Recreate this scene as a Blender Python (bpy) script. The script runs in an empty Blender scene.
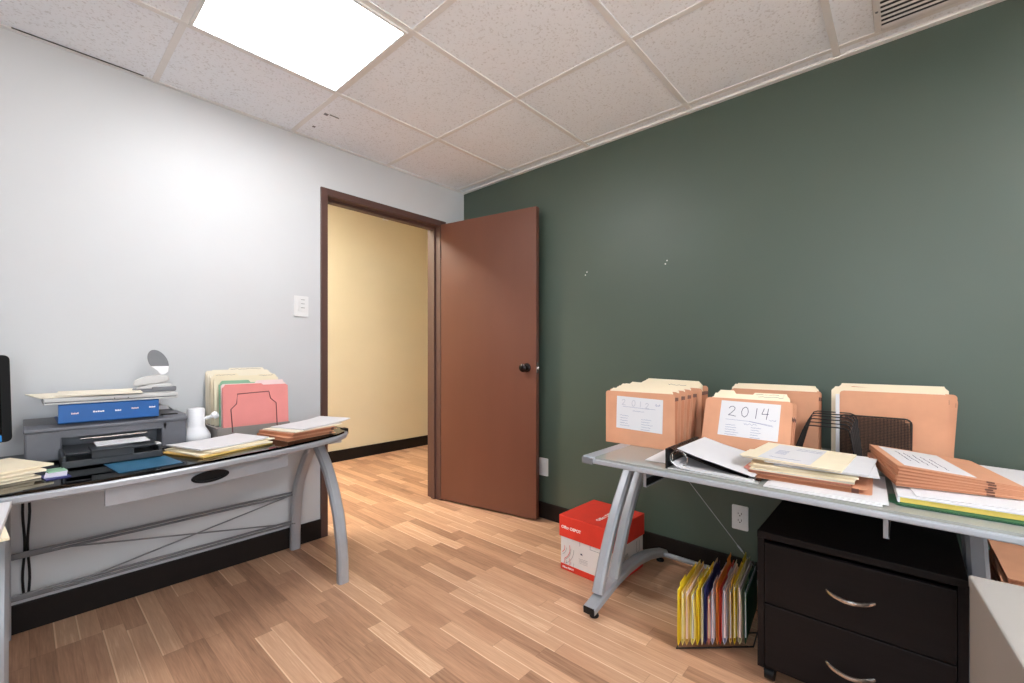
import bpy, bmesh, math, random
from mathutils import Vector, Matrix, Euler
random.seed(7)
sc = bpy.context.scene
SKY = 9.0
COL = sc.collection
R = math.radians

# ------------------------------------------------------------------ materials
def lin(c):
    return tuple(((v/255)/12.92 if v/255 <= .04045 else ((v/255+.055)/1.055)**2.4) for v in c)
MATS = {}
def mat(name, rgb, rough=.6, metal=0, var=.06, scale=18, spec=.5, bump=0, stretch=(1, 1, 1), coat=0):
    """procedural material: noise-varied base colour (rgb is sRGB 0-255)"""
    if name in MATS: return MATS[name]
    m = bpy.data.materials.new(name); m.use_nodes = True
    nt = m.node_tree; N = nt.nodes; L = nt.links
    b = N['Principled BSDF']
    b.inputs['Roughness'].default_value = rough
    b.inputs['Metallic'].default_value = metal
    b.inputs['Specular IOR Level'].default_value = spec
    b.inputs['Coat Weight'].default_value = coat
    tc = N.new('ShaderNodeTexCoord'); mp = N.new('ShaderNodeMapping'); mp.inputs['Scale'].default_value = stretch
    L.new(tc.outputs['Object'], mp.inputs[0])
    ns = N.new('ShaderNodeTexNoise'); ns.inputs['Scale'].default_value = scale; ns.inputs['Detail'].default_value = 3
    L.new(mp.outputs[0], ns.inputs['Vector'])
    cr = N.new('ShaderNodeValToRGB')
    c = lin(rgb)
    cr.color_ramp.elements[0].position = .3; cr.color_ramp.elements[1].position = .7
    cr.color_ramp.elements[0].color = (*[max(0, v*(1-var)) for v in c], 1)
    cr.color_ramp.elements[1].color = (*[min(1, v*(1+var)) for v in c], 1)
    L.new(ns.outputs['Fac'], cr.inputs[0]); L.new(cr.outputs[0], b.inputs['Base Color'])
    if bump:
        bp = N.new('ShaderNodeBump'); bp.inputs['Strength'].default_value = bump; bp.inputs['Distance'].default_value = .002
        L.new(ns.outputs['Fac'], bp.inputs['Height']); L.new(bp.outputs[0], b.inputs['Normal'])
    MATS[name] = m
    return m

def glass_mat(name, tint, rough=.02):
    m = bpy.data.materials.new(name); m.use_nodes = True
    nt = m.node_tree; N = nt.nodes; L = nt.links
    N.remove(N['Principled BSDF'])
    out = N['Material Output']
    tr = N.new('ShaderNodeBsdfTransparent'); gl = N.new('ShaderNodeBsdfGlossy'); mx = N.new('ShaderNodeMixShader'); fr = N.new('ShaderNodeFresnel')
    fr.inputs['IOR'].default_value = 1.5
    tr.inputs['Color'].default_value = (*tint, 1); gl.inputs['Roughness'].default_value = rough
    ns = N.new('ShaderNodeTexNoise'); ns.inputs['Scale'].default_value = 6
    mr = N.new('ShaderNodeMapRange'); mr.inputs['To Min'].default_value = rough; mr.inputs['To Max'].default_value = rough+.04
    L.new(ns.outputs['Fac'], mr.inputs[0]); L.new(mr.outputs[0], gl.inputs['Roughness'])
    L.new(fr.outputs[0], mx.inputs[0]); L.new(tr.outputs[0], mx.inputs[1]); L.new(gl.outputs[0], mx.inputs[2]); L.new(mx.outputs[0], out.inputs[0])
    return m

def emit_mat(name, rgb, strength):
    m = bpy.data.materials.new(name); m.use_nodes = True
    N = m.node_tree.nodes; L = m.node_tree.links
    b = N['Principled BSDF']; b.inputs['Base Color'].default_value = (.8, .8, .8, 1)
    b.inputs['Emission Color'].default_value = (*rgb, 1); b.inputs['Emission Strength'].default_value = strength
    return m

def floor_mat():
    m = bpy.data.materials.new('laminate planks'); m.use_nodes = True
    nt = m.node_tree; N = nt.nodes; L = nt.links
    b = N['Principled BSDF']; b.inputs['Roughness'].default_value = .42; b.inputs['Specular IOR Level'].default_value = .4
    def math_(op, a, c=None):
        n = N.new('ShaderNodeMath'); n.operation = op
        for i, v in enumerate((a, c)):
            if v is None: continue
            if isinstance(v, (int, float)): n.inputs[i].default_value = v
            else: L.new(v, n.inputs[i])
        return n.outputs[0]
    tc = N.new('ShaderNodeTexCoord'); sp = N.new('ShaderNodeSeparateXYZ'); L.new(tc.outputs['Object'], sp.inputs[0])
    W, LEN = .0640, .52
    xs = math_('DIVIDE', sp.outputs[0], W); row = math_('FLOOR', xs); fx = math_('FRACT', xs)
    wn = N.new('ShaderNodeTexWhiteNoise'); wn.noise_dimensions = '1D'; L.new(row, wn.inputs['W'])
    ln = math_('ADD', math_('MULTIPLY', wn.outputs['Value'], .26), LEN-.13)
    ys = math_('ADD', math_('DIVIDE', sp.outputs[1], ln), math_('MULTIPLY', wn.outputs['Value'], 17.3))
    idx = math_('FLOOR', ys); fy = math_('FRACT', ys)
    cb = N.new('ShaderNodeCombineXYZ'); L.new(row, cb.inputs[0]); L.new(idx, cb.inputs[1])
    w2 = N.new('ShaderNodeTexWhiteNoise'); w2.noise_dimensions = '2D'; L.new(cb.outputs[0], w2.inputs['Vector'])
    # grain: stretched noise, shifted per plank
    cb2 = N.new('ShaderNodeCombineXYZ')
    L.new(math_('ADD', math_('MULTIPLY', sp.outputs[0], 46.), math_('MULTIPLY', w2.outputs['Value'], 40.)), cb2.inputs[0])
    L.new(math_('ADD', math_('MULTIPLY', sp.outputs[1], 2.2), math_('MULTIPLY', w2.outputs['Value'], 13.)), cb2.inputs[1])
    ng = N.new('ShaderNodeTexNoise'); ng.inputs['Scale'].default_value = 1.; ng.inputs['Detail'].default_value = 5; ng.inputs['Distortion'].default_value = 1.2
    L.new(cb2.outputs[0], ng.inputs['Vector'])
    fine = N.new('ShaderNodeTexNoise'); fine.inputs['Scale'].default_value = 5.; fine.inputs['Detail'].default_value = 2; L.new(cb2.outputs[0], fine.inputs['Vector'])
    cr = N.new('ShaderNodeValToRGB'); E = cr.color_ramp.elements
    E[0].position = 0; E[0].color = (*lin((132, 97, 75)), 1); E[1].position = 1; E[1].color = (*lin((236, 204, 172)), 1)
    for p, c in ((.25, (170, 129, 102)), (.5, (195, 151, 121)), (.78, (212, 170, 138))):
        e = E.new(p); e.color = (*lin(c), 1)
    mixv = math_('ADD', math_('MULTIPLY', w2.outputs['Value'], .62), math_('MULTIPLY', ng.outputs['Fac'], .62))
    mixv = math_('SUBTRACT', math_('ADD', mixv, math_('MULTIPLY', math_('SUBTRACT', fine.outputs['Fac'], .5), .45)), .10)
    # some planks have a pale sapwood edge
    sap = math_('MULTIPLY', math_('GREATER_THAN', w2.outputs['Value'], .62), math_('LESS_THAN', fx, .08))
    mixv = math_('ADD', mixv, math_('MULTIPLY', sap, .30))
    L.new(mixv, cr.inputs[0])
    # joints
    ex = math_('MINIMUM', fx, math_('SUBTRACT', 1., fx)); ey = math_('MINIMUM', fy, math_('SUBTRACT', 1., fy))
    jx = math_('LESS_THAN', ex, .012); jy = math_('LESS_THAN', ey, .0025)
    j = math_('MULTIPLY', math_('MAXIMUM', jx, jy), .28)
    mx = N.new('ShaderNodeMix'); mx.data_type = 'RGBA'; L.new(j, mx.inputs['Factor']); L.new(cr.outputs[0], mx.inputs['A'])
    mx.inputs['B'].default_value = (*lin((96, 60, 38)), 1)
    L.new(mx.outputs['Result'], b.inputs['Base Color'])
    return m

def ceiling_mat():
    m = bpy.data.materials.new('mineral fibre tile'); m.use_nodes = True
    nt = m.node_tree; N = nt.nodes; L = nt.links
    b = N['Principled BSDF']; b.inputs['Roughness'].default_value = .9
    tc = N.new('ShaderNodeTexCoord')
    n1 = N.new('ShaderNodeTexNoise'); n1.inputs['Scale'].default_value = 110; n1.inputs['Detail'].default_value = 2; L.new(tc.outputs['Object'], n1.inputs['Vector'])
    cr = N.new('ShaderNodeValToRGB'); cr.color_ramp.elements[0].position = .30; cr.color_ramp.elements[1].position = .44
    cr.color_ramp.elements[0].color = (*lin((214, 217, 222)), 1); cr.color_ramp.elements[1].color = (*lin((238, 243, 250)), 1)
    L.new(n1.outputs['Fac'], cr.inputs[0]); L.new(cr.outputs[0], b.inputs['Base Color'])
    bp = N.new('ShaderNodeBump'); bp.inputs['Strength'].default_value = .25; bp.inputs['Distance'].default_value = .003
    L.new(n1.outputs['Fac'], bp.inputs['Height']); L.new(bp.outputs[0], b.inputs['Normal'])
    return m

M = dict(
    white=mat('white wall paint', (198, 200, 203), .55, var=.012, scale=3),
    green=mat('dark green wall paint', (70, 84, 74), .45, var=.03, scale=2.2, spec=.65),
    beige=mat('beige hallway paint', (212, 203, 178), .6, var=.02, scale=3),
    base=mat('dark brown vinyl base', (28, 22, 20), .55, var=.08, spec=.2),
    door=mat('red-brown door paint', (104, 63, 48), .38, var=.05, scale=3, stretch=(2, 2, .4)),
    frame=mat('brown frame paint', (84, 58, 52), .45, var=.05),
    tbar=mat('white ceiling bar', (226, 226, 226), .5, var=.02),
    black=mat('black plastic', (15, 15, 17), .45, var=.1, spec=.3),
    silver=mat('silver painted steel', (166, 170, 177), .38, .25, var=.03),
    chrome=mat('brushed nickel', (205, 200, 195), .25, 1., var=.03),
    bronze=mat('dark bronze knob', (48, 40, 38), .25, .8, var=.1),
    plate=mat('white switch plastic', (218, 218, 219), .4, var=.01),
    slot=mat('dark slot', (40, 38, 38), .6),
    dcab=mat('black-brown laminate', (25, 20, 20), .5, var=.12, scale=6, stretch=(1, 1, 12), spec=.15),
    wcab=mat('warm grey painted steel', (158, 153, 148), .5, var=.02, scale=4),
    printer=mat('charcoal printer plastic', (97, 98, 105), .4, var=.05, scale=40),
    pdark=mat('printer black plastic', (40, 42, 46), .35, var=.08),
    bluesheet=mat('flat blue sheet', (40, 98, 132), .3, var=.05),
    frost=mat('frosted grey glass', (150, 153, 149), .12, var=.03, scale=5, spec=.7),
    yellow2=mat('pad yellow', (226, 196, 96), .6, var=.08),
    blue=mat('blue binder vinyl', (14, 90, 162), .4, var=.06),
    manila=mat('manila card', (236, 223, 196), .7, var=.025, scale=10),
    manila2=mat('pale manila card', (236, 227, 208), .7, var=.02, scale=10),
    paper=mat('white paper', (214, 213, 216), .7, var=.015, scale=9),
    kraft=mat('red-brown wallet card', (206, 149, 116), .68, var=.05, scale=14),
    kraft2=mat('darker wallet card', (186, 122, 88), .68, var=.06, scale=14),
    tape=mat('brown gusset tape', (112, 74, 60), .6, var=.1),
    pink=mat('salmon pink card', (222, 138, 134), .65, var=.02),
    palepink=mat('pale pink card', (240, 216, 214), .65, var=.02),
    sage=mat('sage green card', (140, 182, 152), .65, var=.03),
    yellow=mat('yellow card', (250, 224, 50), .6, var=.05),
    lemon=mat('pale yellow card', (245, 232, 140), .6, var=.05),
    ochre=mat('ochre yellow card', (232, 196, 112), .6, var=.05),
    cream=mat('cream card', (236, 226, 190), .6, var=.03),
    navy=mat('navy card', (48, 50, 110), .6, var=.05),
    lilac=mat('lilac grey card', (208, 204, 222), .6, var=.03),
    rose=mat('rose card', (214, 140, 128), .6, var=.05),
    orange=mat('orange card', (232, 146, 62), .6, var=.05),
    red=mat('red card', (214, 62, 40), .6, var=.05),
    rust=mat('rust card', (170, 104, 76), .6, var=.05),
    darkgreen=mat('dark green card', (34, 92, 62), .6, var=.05),
    boxred=mat('red printed board', (222, 56, 40), .5, var=.03),
    boxwhite=mat('white printed board', (226, 222, 220), .6, var=.02),
    ink=mat('dark ink', (70, 70, 92), .7),
    inkblue=mat('blue pen ink', (110, 118, 160), .7),
    inklight=mat('grey printed text', (176, 176, 186), .7),
    whiteprint=mat('white print', (244, 240, 240), .6),
    greyp=mat('mid grey plastic', (112, 113, 117), .45, var=.05),
    lgrey=mat('light grey plastic', (196, 195, 194), .4, var=.03),
    sorter=mat('taupe grey plastic', (134, 128, 124), .5, var=.04),
    wire=mat('black wire', (44, 40, 40), .45, .3),
    mesh=mat('black wire mesh', (50, 44, 42), .5, .3),
    darkred=mat('maroon wire', (96, 46, 48), .5),
    screen=mat('dark screen glass', (6, 6, 8), .25, var=.05, spec=.2),
    sticker=mat('blue sticker', (40, 140, 220), .4),
    whitepl=mat('white gloss plastic', (236, 236, 240), .3, var=.01),
    vent=mat('vent enamel', (216, 214, 212), .45, var=.02),
)
M['floor'] = floor_mat(); M['ceil'] = ceiling_mat()
M['glass'] = glass_mat('clear grey glass', (.52, .56, .54)); M['dglass'] = glass_mat('smoked glass', (.10, .12, .14))
M['pane'] = glass_mat('window glass', (.96, .98, .97), 0)
M['clear'] = glass_mat('clear plastic cover', (.78, .70, .68), .15)
M['panel'] = emit_mat('light diffuser', (.985, .99, 1.0), 12.0)
M['fill_panel'] = emit_mat('rear fill diffuser', (.985, .99, 1.0), 40.0)  # for the rear panel added to brighten the room
M['hall'] = emit_mat('hallway diffuser', (1, .92, .77), 49.0)

# ------------------------------------------------------------------ mesh building
class MB:
    def __init__(s): s.bm = bmesh.new()
    def add(s, verts, faces):
        vs = [s.bm.verts.new(v) for v in verts]
        for f in faces:
            try: s.bm.faces.new([vs[i] for i in f])
            except ValueError: pass
        return vs
    def box(s, lo, hi, bev=0, mtx=None, seg=2):
        x0, y0, z0 = lo; x1, y1, z1 = hi
        t = bmesh.new(); r = bmesh.ops.create_cube(t, size=1)
        for v in t.verts: v.co = Vector(((x0+x1)/2+v.co.x*(x1-x0), (y0+y1)/2+v.co.y*(y1-y0), (z0+z1)/2+v.co.z*(z1-z0)))
        if bev: bmesh.ops.bevel(t, geom=t.edges[:], offset=bev, segments=seg, affect='EDGES', profile=.5)
        if mtx: bmesh.ops.transform(t, matrix=mtx, verts=t.verts)
        s.merge(t); return s
    def merge(s, t):
        t.verts.index_update()
        s.add([v.co.copy() for v in t.verts], [[v.index for v in f.verts] for f in t.faces]); t.free()
    def prism(s, poly, axis, a, b, mtx=None, bev=0):
        """polygon (list of 2D) extruded along axis from a to b; 2D coords are the two other axes in xyz order"""
        n = len(poly)
        def P(p, t):
            if axis == 'x': return Vector((t, p[0], p[1]))
            if axis == 'y': return Vector((p[0], t, p[1]))
            return Vector((p[0], p[1], t))
        t = bmesh.new()
        A = [t.verts.new(P(p, a)) for p in poly]; B = [t.verts.new(P(p, b)) for p in poly]
        t.faces.new(A); t.faces.new(B[::-1])
        for i in range(n): t.faces.new((A[i], B[i], B[(i+1) % n], A[(i+1) % n]))
        bmesh.ops.recalc_face_normals(t, faces=t.faces[:])
        if bev: bmesh.ops.bevel(t, geom=[e for e in t.edges], offset=bev, segments=2, affect='EDGES', profile=.5)
        if mtx: bmesh.ops.transform(t, matrix=mtx, verts=t.verts)
        s.merge(t); return s
    def tube(s, pts, r, seg=8, closed=False, ry=None, up=None):
        """round (or elliptical r x ry) bar swept along pts"""
        pts = [Vector(p) for p in pts]; n = len(pts); rings = []
        rr = r if isinstance(r, (list, tuple)) else [r]*n
        for i, p in enumerate(pts):
            a = pts[i-1] if (i > 0 or closed) else pts[i]; b = pts[(i+1) % n] if (i < n-1 or closed) else pts[i]
            d = (b-a).normalized()
            ref = Vector(up) if up else (Vector((0, 0, 1)) if abs(d.z) < .9 else Vector((1, 0, 0)))
            u = d.cross(ref).normalized(); w = u.cross(d).normalized()
            q = ry if ry else rr[i]
            rings.append([s.bm.verts.new(p+u*rr[i]*math.cos(2*math.pi*k/seg)+w*q*math.sin(2*math.pi*k/seg)) for k in range(seg)])
        for i in range(n if closed else n-1):
            A, B = rings[i], rings[(i+1) % n]
            for k in range(seg): s.bm.faces.new((A[k], A[(k+1) % seg], B[(k+1) % seg], B[k]))
        if not closed:
            s.bm.faces.new(rings[0][::-1]); s.bm.faces.new(rings[-1])
        return s
    def bar(s, pts, w, h, up, taper=None):
        """rectangular bar swept along pts; w across (d x up), h along up-ish"""
        pts = [Vector(p) for p in pts]; n = len(pts); rings = []
        for i, p in enumerate(pts):
            a = pts[max(i-1, 0)]; b = pts[min(i+1, n-1)]; d = (b-a).normalized()
            u = d.cross(Vector(up)).normalized(); v = u.cross(d).normalized()
            ww = w; hh = h*(taper[i] if taper else 1); c = .22*min(ww, hh)
            ring = [(-ww/2+c, -hh/2), (ww/2-c, -hh/2), (ww/2, -hh/2+c), (ww/2, hh/2-c), (ww/2-c, hh/2), (-ww/2+c, hh/2), (-ww/2, hh/2-c), (-ww/2, -hh/2+c)]
            rings.append([s.bm.verts.new(p+u*x+v*y) for x, y in ring])
        for i in range(n-1):
            for k in range(8): s.bm.faces.new((rings[i][k], rings[i][(k+1) % 8], rings[i+1][(k+1) % 8], rings[i+1][k]))
        s.bm.faces.new(rings[0][::-1]); s.bm.faces.new(rings[-1]); return s
    def lathe(s, prof, seg=24, mtx=None):
        t = bmesh.new(); rings = []
        for r, z in prof:
            rings.append([t.verts.new((r*math.cos(2*math.pi*k/seg), r*math.sin(2*math.pi*k/seg), z)) for k in range(seg)])
        for A, B in zip(rings, rings[1:]):
            for k in range(seg): t.faces.new((A[k], A[(k+1) % seg], B[(k+1) % seg], B[k]))
        t.faces.new(rings[0][::-1]); t.faces.new(rings[-1])
        if mtx: bmesh.ops.transform(t, matrix=mtx, verts=t.verts)
        s.merge(t); return s
    def loft(s, rings, cap=True):
        rs = [[s.bm.verts.new(p) for p in r] for r in rings]
        n = len(rs[0])
        for A, B in zip(rs, rs[1:]):
            for k in range(n): s.bm.faces.new((A[k], A[(k+1) % n], B[(k+1) % n], B[k]))
        if cap: s.bm.faces.new(rs[0][::-1]); s.bm.faces.new(rs[-1])
        return s
    def build(s, name, m, parent=None, smooth=None, solid=0, loc=None, rot=None):
        bmesh.ops.recalc_face_normals(s.bm, faces=s.bm.faces[:])
        me = bpy.data.meshes.new(name); s.bm.to_mesh(me); s.bm.free()
        o = bpy.data.objects.new(name, me); COL.objects.link(o)
        me.materials.append(M[m] if isinstance(m, str) else m)
        if parent: o.parent = parent
        if smooth is not None:
            me.polygons.foreach_set('use_smooth', [True]*len(me.polygons))
            if smooth: me.set_sharp_from_angle(angle=R(smooth))
        if solid:
            md = o.modifiers.new('thickness', 'SOLIDIFY'); md.thickness = solid; md.offset = 0
        if loc: o.location = loc
        if rot: o.rotation_euler = rot
        return o

def thing(name, label, cat, loc=(0, 0, 0), rot=(0, 0, 0), group=None):
    o = bpy.data.objects.new(name, None); COL.objects.link(o)
    o.location = loc; o.rotation_euler = rot; o.empty_display_size = .05
    o['label'] = label; o['category'] = cat
    if group: o['group'] = group
    return o
def tag(o, label, cat, group=None, kind=None):
    o['label'] = label; o['category'] = cat
    if group: o['group'] = group
    if kind: o['kind'] = kind
    return o
def struct(o):
    o['kind'] = 'structure'; return o

def rrect(x0, y0, x1, y1, r, corners=(1, 1, 1, 1), seg=4):
    """rounded rectangle outline (ccw); corners: bl, br, tr, tl"""
    P = []
    for (cx, cy, a0), on in zip(((x0+r, y0+r, 180), (x1-r, y0+r, 270), (x1-r, y1-r, 0), (x0+r, y1-r, 90)), corners):
        if on:
            for k in range(seg+1):
                a = R(a0+90*k/seg); P.append((cx+r*math.cos(a), cy+r*math.sin(a)))
        else:
            P.append(((x0 if a0 in (180, 90) else x1), (y0 if a0 in (180, 270) else y1)))
    return P

def text_mesh(txt, size, m, parent, mtx, name='lettering', extrude=.0004, bold=0, align='LEFT'):
    cu = bpy.data.curves.new('t', 'FONT'); cu.body = txt; cu.size = size; cu.extrude = extrude; cu.align_x = align; cu.offset = bold
    to = bpy.data.objects.new('t', cu); COL.objects.link(to)
    dg = bpy.context.evaluated_depsgraph_get()
    me = bpy.data.meshes.new_from_object(to.evaluated_get(dg)); me.name = name
    bpy.data.objects.remove(to); bpy.data.curves.remove(cu)
    o = bpy.data.objects.new(name, me); COL.objects.link(o); me.materials.clear(); me.materials.append(M[m]); o.parent = parent
    o.matrix_local = mtx
    return o

# plane axes helper: matrix from columns
def axes(x, y, z, o=(0, 0, 0)):
    m = Matrix.Identity(4)
    for i, c in enumerate((x, y, z)):
        for j in range(3): m[j][i] = c[j]
    for j in range(3): m[j][3] = o[j]
    return m

def strokes(mb, lines, mtx, w=.0012, t=.0004):
    """pen strokes: polylines in a 2D plane as flat ribbons"""
    for ln in lines:
        for (x0, y0), (x1, y1) in zip(ln, ln[1:]):
            d = Vector((x1-x0, y1-y0)); L_ = d.length
            if L_ < 1e-6: continue
            d /= L_; n = Vector((-d.y, d.x))*w/2; e = d*w*.3
            c = [(x0-e.x+n.x, y0-e.y+n.y), (x0-e.x-n.x, y0-e.y-n.y), (x1+e.x-n.x, y1+e.y-n.y), (x1+e.x+n.x, y1+e.y+n.y)]
            mb.prism(c, 'z', 0, t, mtx)
def scribble(x0, y0, length, amp, n, rnd):
    return [(x0+length*i/n, y0+amp*(rnd.random()-.5)*2) for i in range(n+1)]

# ------------------------------------------------------------------ room shell
H = 2.35
RX, RY = -3.9, -4.75           # far side walls behind the camera
def slab(name, lo, hi, m, parent=None):
    return MB().box(lo, hi).build(name, m, parent)
struct(slab('floor', (RX-.1, RY-.1, -.08), (2.6, 1.9, 0), 'floor'))
struct(slab('wall_right', (0, RY-.1, 0), (.12, .0, 2.7), 'green'))
# back wall and side wall behind the camera, each opened by an added window for fill light
def pierced(name, lo, hi, axis, a0, a1, z0, z1):
    """wall slab with one rectangular opening; axis 0: opening spans x, axis 1: opening spans y"""
    w = MB()
    def part(u0, u1, za, zb):
        l = list(lo); h = list(hi); l[axis] = u0; h[axis] = u1; l[2] = za; h[2] = zb; w.box(l, h)
    part(lo[axis], a0, lo[2], hi[2]); part(a1, hi[axis], lo[2], hi[2]); part(a0, a1, lo[2], z0); part(a0, a1, z1, hi[2])
    return struct(w.build(name, 'white'))
def window(name, label, loc, rotz, hw, hh):  # both windows are added out of view to let fill light in
    win = struct(thing(name, label, 'window', loc, (0, 0, rotz)))
    m_ = MB()
    for lo, hi in (((-hw, -.08, 0), (-hw+.05, -.02, hh)), ((hw-.05, -.08, 0), (hw, -.02, hh)), ((-hw, -.08, 0), (hw, -.02, .05)), ((-hw, -.08, hh-.05), (hw, -.02, hh)), ((-.025, -.08, .05), (.025, -.02, hh-.05))): m_.box(lo, hi, .004)
    m_.build('window_frame', 'plate', win)
    MB().box((-hw-.04, -.02, -.03), (hw+.04, .05, 0), .004).build('window_sill', 'plate', win)
    MB().box((-hw+.04, -.054, .04), (hw-.04, -.048, hh-.04)).build('window_pane', 'pane', win)
    la = bpy.data.lights.new('window_portal', 'AREA'); la.shape = 'RECTANGLE'; la.size = 2*hw; la.size_y = hh; la.cycles.is_portal = True
    lo_ = bpy.data.objects.new('window_portal', la); COL.objects.link(lo_)
    lo_.matrix_world = Matrix.Translation(loc) @ Matrix.Rotation(rotz, 4, 'Z') @ Matrix.Translation((0, -.10, hh/2)) @ Matrix.Rotation(R(90), 4, 'X')
WZ0, WZ1 = .85, 2.10
BWIN, SWIN = (-3.5, -1.9), (-3.2, -2.2)
pierced('wall_back', (RX-.1, RY-.12, 0), (0, RY, 2.7), 0, BWIN[0], BWIN[1], WZ0, WZ1)
window('fill_window_1', 'added white-framed fill-light window in the wall behind the camera', (sum(BWIN)/2, RY, WZ0), 0, (BWIN[1]-BWIN[0])/2, WZ1-WZ0)
pierced('wall_side', (RX-.12, RY, 0), (RX, 0, 2.7), 1, SWIN[0], SWIN[1], WZ0, WZ1)
window('fill_window_2', 'added white-framed fill-light window in the side wall left of the camera', (RX, sum(SWIN)/2, WZ0), R(-90), (SWIN[1]-SWIN[0])/2, WZ1-WZ0)
# white wall with the doorway
D0, D1, DH, WT = -1.105, -.232, 2.055, .13
w = MB(); w.box((RX-.12, 0, 0), (D0-.02, WT, 2.7)); w.box((D1+.02, 0, 0), (.12, WT, 2.7)); w.box((D0-.02, 0, DH+.01), (D1+.02, WT, 2.7))
struct(w.build('wall_left', 'white'))
# hallway beyond
struct(slab('wall_hall', (-3.2, 1.70, 0), (2.6, 1.82, 2.75), 'beige'))
struct(slab('wall_hall_end', (2.5, WT, 0), (2.6, 1.7, 2.75), 'beige'))
struct(slab('wall_hall_start', (-3.3, WT, 0), (-3.2, 1.7, 2.75), 'beige'))
struct(slab('wall_hall_near', (.12, .0, 0), (2.6, WT, 2.75), 'beige'))
struct(slab('ceiling_hall', (-3.3, WT, 2.68), (2.6, 1.82, 2.78), 'tbar'))
struct(MB().box((-3.2, 1.685, 0), (2.5, 1.70, .115), .003).build('baseboard_hall', 'base'))
struct(MB().box((RX, -.014, 0), (-1.139, 0, .112), .003).build('baseboard_left', 'base'))
struct(MB().box((-.014, RY, 0), (0, -.02, .105), .003).build('baseboard_right', 'base'))
# door frame: casing faces, reveals and stop
f = MB()
f.box((-1.139, -.012, 0), (-1.098, WT+.012, 2.083), .002)
f.box((-.244, -.012, 0), (-.190, WT+.012, 2.083), .002)
f.box((-1.098, -.012, 2.040), (-.244, WT+.012, 2.083), .002)
f.box((-1.099, .045, 0), (-1.085, .085, 2.036)); f.box((-.257, .045, 0), (-.243, .085, 2.036)); f.box((-1.098, .045, 2.024), (-.244, .085, 2.041))
struct(f.build('trim_1', 'frame'))

# ceiling: tiles, grid, wall angle
XS = [-.084-.6096*i for i in range(7)]; YS = [-.545-.6096*i for i in range(7)]
c = struct(slab('ceiling', (RX-.1, RY-.1, H), (.1, 0.0, H+.06), 'ceil'))
g = MB()
for x in XS: g.box((x-.012, RY, H-.003), (x+.012, 0, H+.001))
for y in YS: g.box((RX, y-.012, H-.004), (0, y+.012, H+.001))
g.build('grid', 'tbar', c)
g = MB(); g.box((-.024, RY, H-.008), (0, 0, H+.001)); g.box((-.03, RY, H-.002), (-.024, 0, H+.001)); g.box((RX, -.020, H-.004), (0, 0, H+.001))
g.build('wall_angle', 'tbar', c)
g = MB(); g.box((-2.35, -.0235, H-.0035), (-1.955, -.0195, H+.001)); g.build('edge_gap', 'slot', c)
g = MB(); g.box((-1.265, -.33, H-.0015), (-1.245, -.31, H)); g.box((-1.24, -.335, H-.0015), (-1.19, -.327, H)); g.box((-1.25, -.155, H-.0015), (-1.235, -.14, H)); g.build('tile_scar', 'greyp', c)

# ceiling light, 2 ft troffer in the grid
LX0, LX1, LY0, LY1 = XS[3]+.012, XS[2]-.012, YS[1]+.012, YS[0]-.012
def troffer(label, i, j, panel):
    x0, x1, y0, y1 = XS[i+1]+.012, XS[i]-.012, YS[j+1]+.012, YS[j]-.012
    t = thing('ceiling_light', label, 'ceiling light', ((x0+x1)/2, (y0+y1)/2, H))
    hx, hy = (x1-x0)/2, (y1-y0)/2
    fr = MB()
    for lo, hi in (((-hx, -hy, -.010), (hx, -hy+.014, -.001)), ((-hx, hy-.014, -.010), (hx, hy, -.001)), ((-hx, -hy+.014, -.010), (-hx+.014, hy-.014, -.001)), ((hx-.014, -hy+.014, -.010), (hx, hy-.014, -.001))):
        fr.box(lo, hi, .002)
    fr.build('frame', 'tbar', t)
    MB().box((-hx+.014, -hy+.014, -.007), (hx-.014, hy-.014, -.001)).build('diffuser', panel, t)
troffer('glowing square recessed light panel in the ceiling in front of the doorway', 2, 0, 'panel')
troffer('added glowing square fill-light panel in the ceiling behind the camera', 2, 5, 'fill_panel')  # added out of view to light the desk and wallets from the front
# hallway lamp (out of sight behind the wall, lights the hallway)
t = thing('hallway_light', 'warm recessed light in the hallway ceiling left of the doorway', 'ceiling light', (-1.5, .95, 2.68))
MB().box((-.33, -.33, -.012), (.33, .33, -.001), .004).build('frame', 'tbar', t)
MB().box((-.29, -.29, -.016), (.29, .29, -.012)).build('diffuser', 'hall', t)

# return-air vent
t = thing('ceiling_vent', 'white louvred air vent in the ceiling by the green wall', 'vent', (-.34, -2.70, H))
v = MB(); X0, X1, Y0, Y1 = -.27, .235, -.26, .20
for lo, hi in (((X0, Y0, -.012), (X1, Y0+.022, -.001)), ((X0, Y1-.022, -.012), (X1, Y1, -.001)), ((X0, Y0+.022, -.012), (X0+.022, Y1-.022, -.001)), ((X1-.022, Y0+.022, -.012), (X1, Y1-.022, -.001))):
    v.box(lo, hi, .002)
v.build('frame', 'vent', t)
MB().box((X0+.02, Y0+.02, -.003), (X1-.02, Y1-.02, -.001)).build('backing', 'slot', t)
lv = MB(); n = 17
for i in range(n):
    x = X0+.03+(X1-X0-.06)*i/(n-1)
    lv.prism([(x-.005, -.0125), (x+.004, -.0145), (x+.004, -.0133), (x-.005, -.0113)], 'y', Y0+.02, Y1-.02)
lv.build('louvres', 'vent', t)
sw = MB(); sw.lathe([(.004, -.0145), (.005, -.012)], 10, Matrix.Translation((.10, Y1-.011, 0))); sw.build('screw', 'greyp', t)

# door leaf, open into the room
door = struct(thing('door_1', 'red-brown flush door standing open against the green wall', 'door', (-.242, -.018, 0)))
ang = math.atan2(-.790, .150)
LW = .80
door.rotation_euler = (0, 0, ang)
MB().box((0, -.002, .014), (LW, .036, 2.050), .0015).build('door_leaf', 'door', door)
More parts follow.
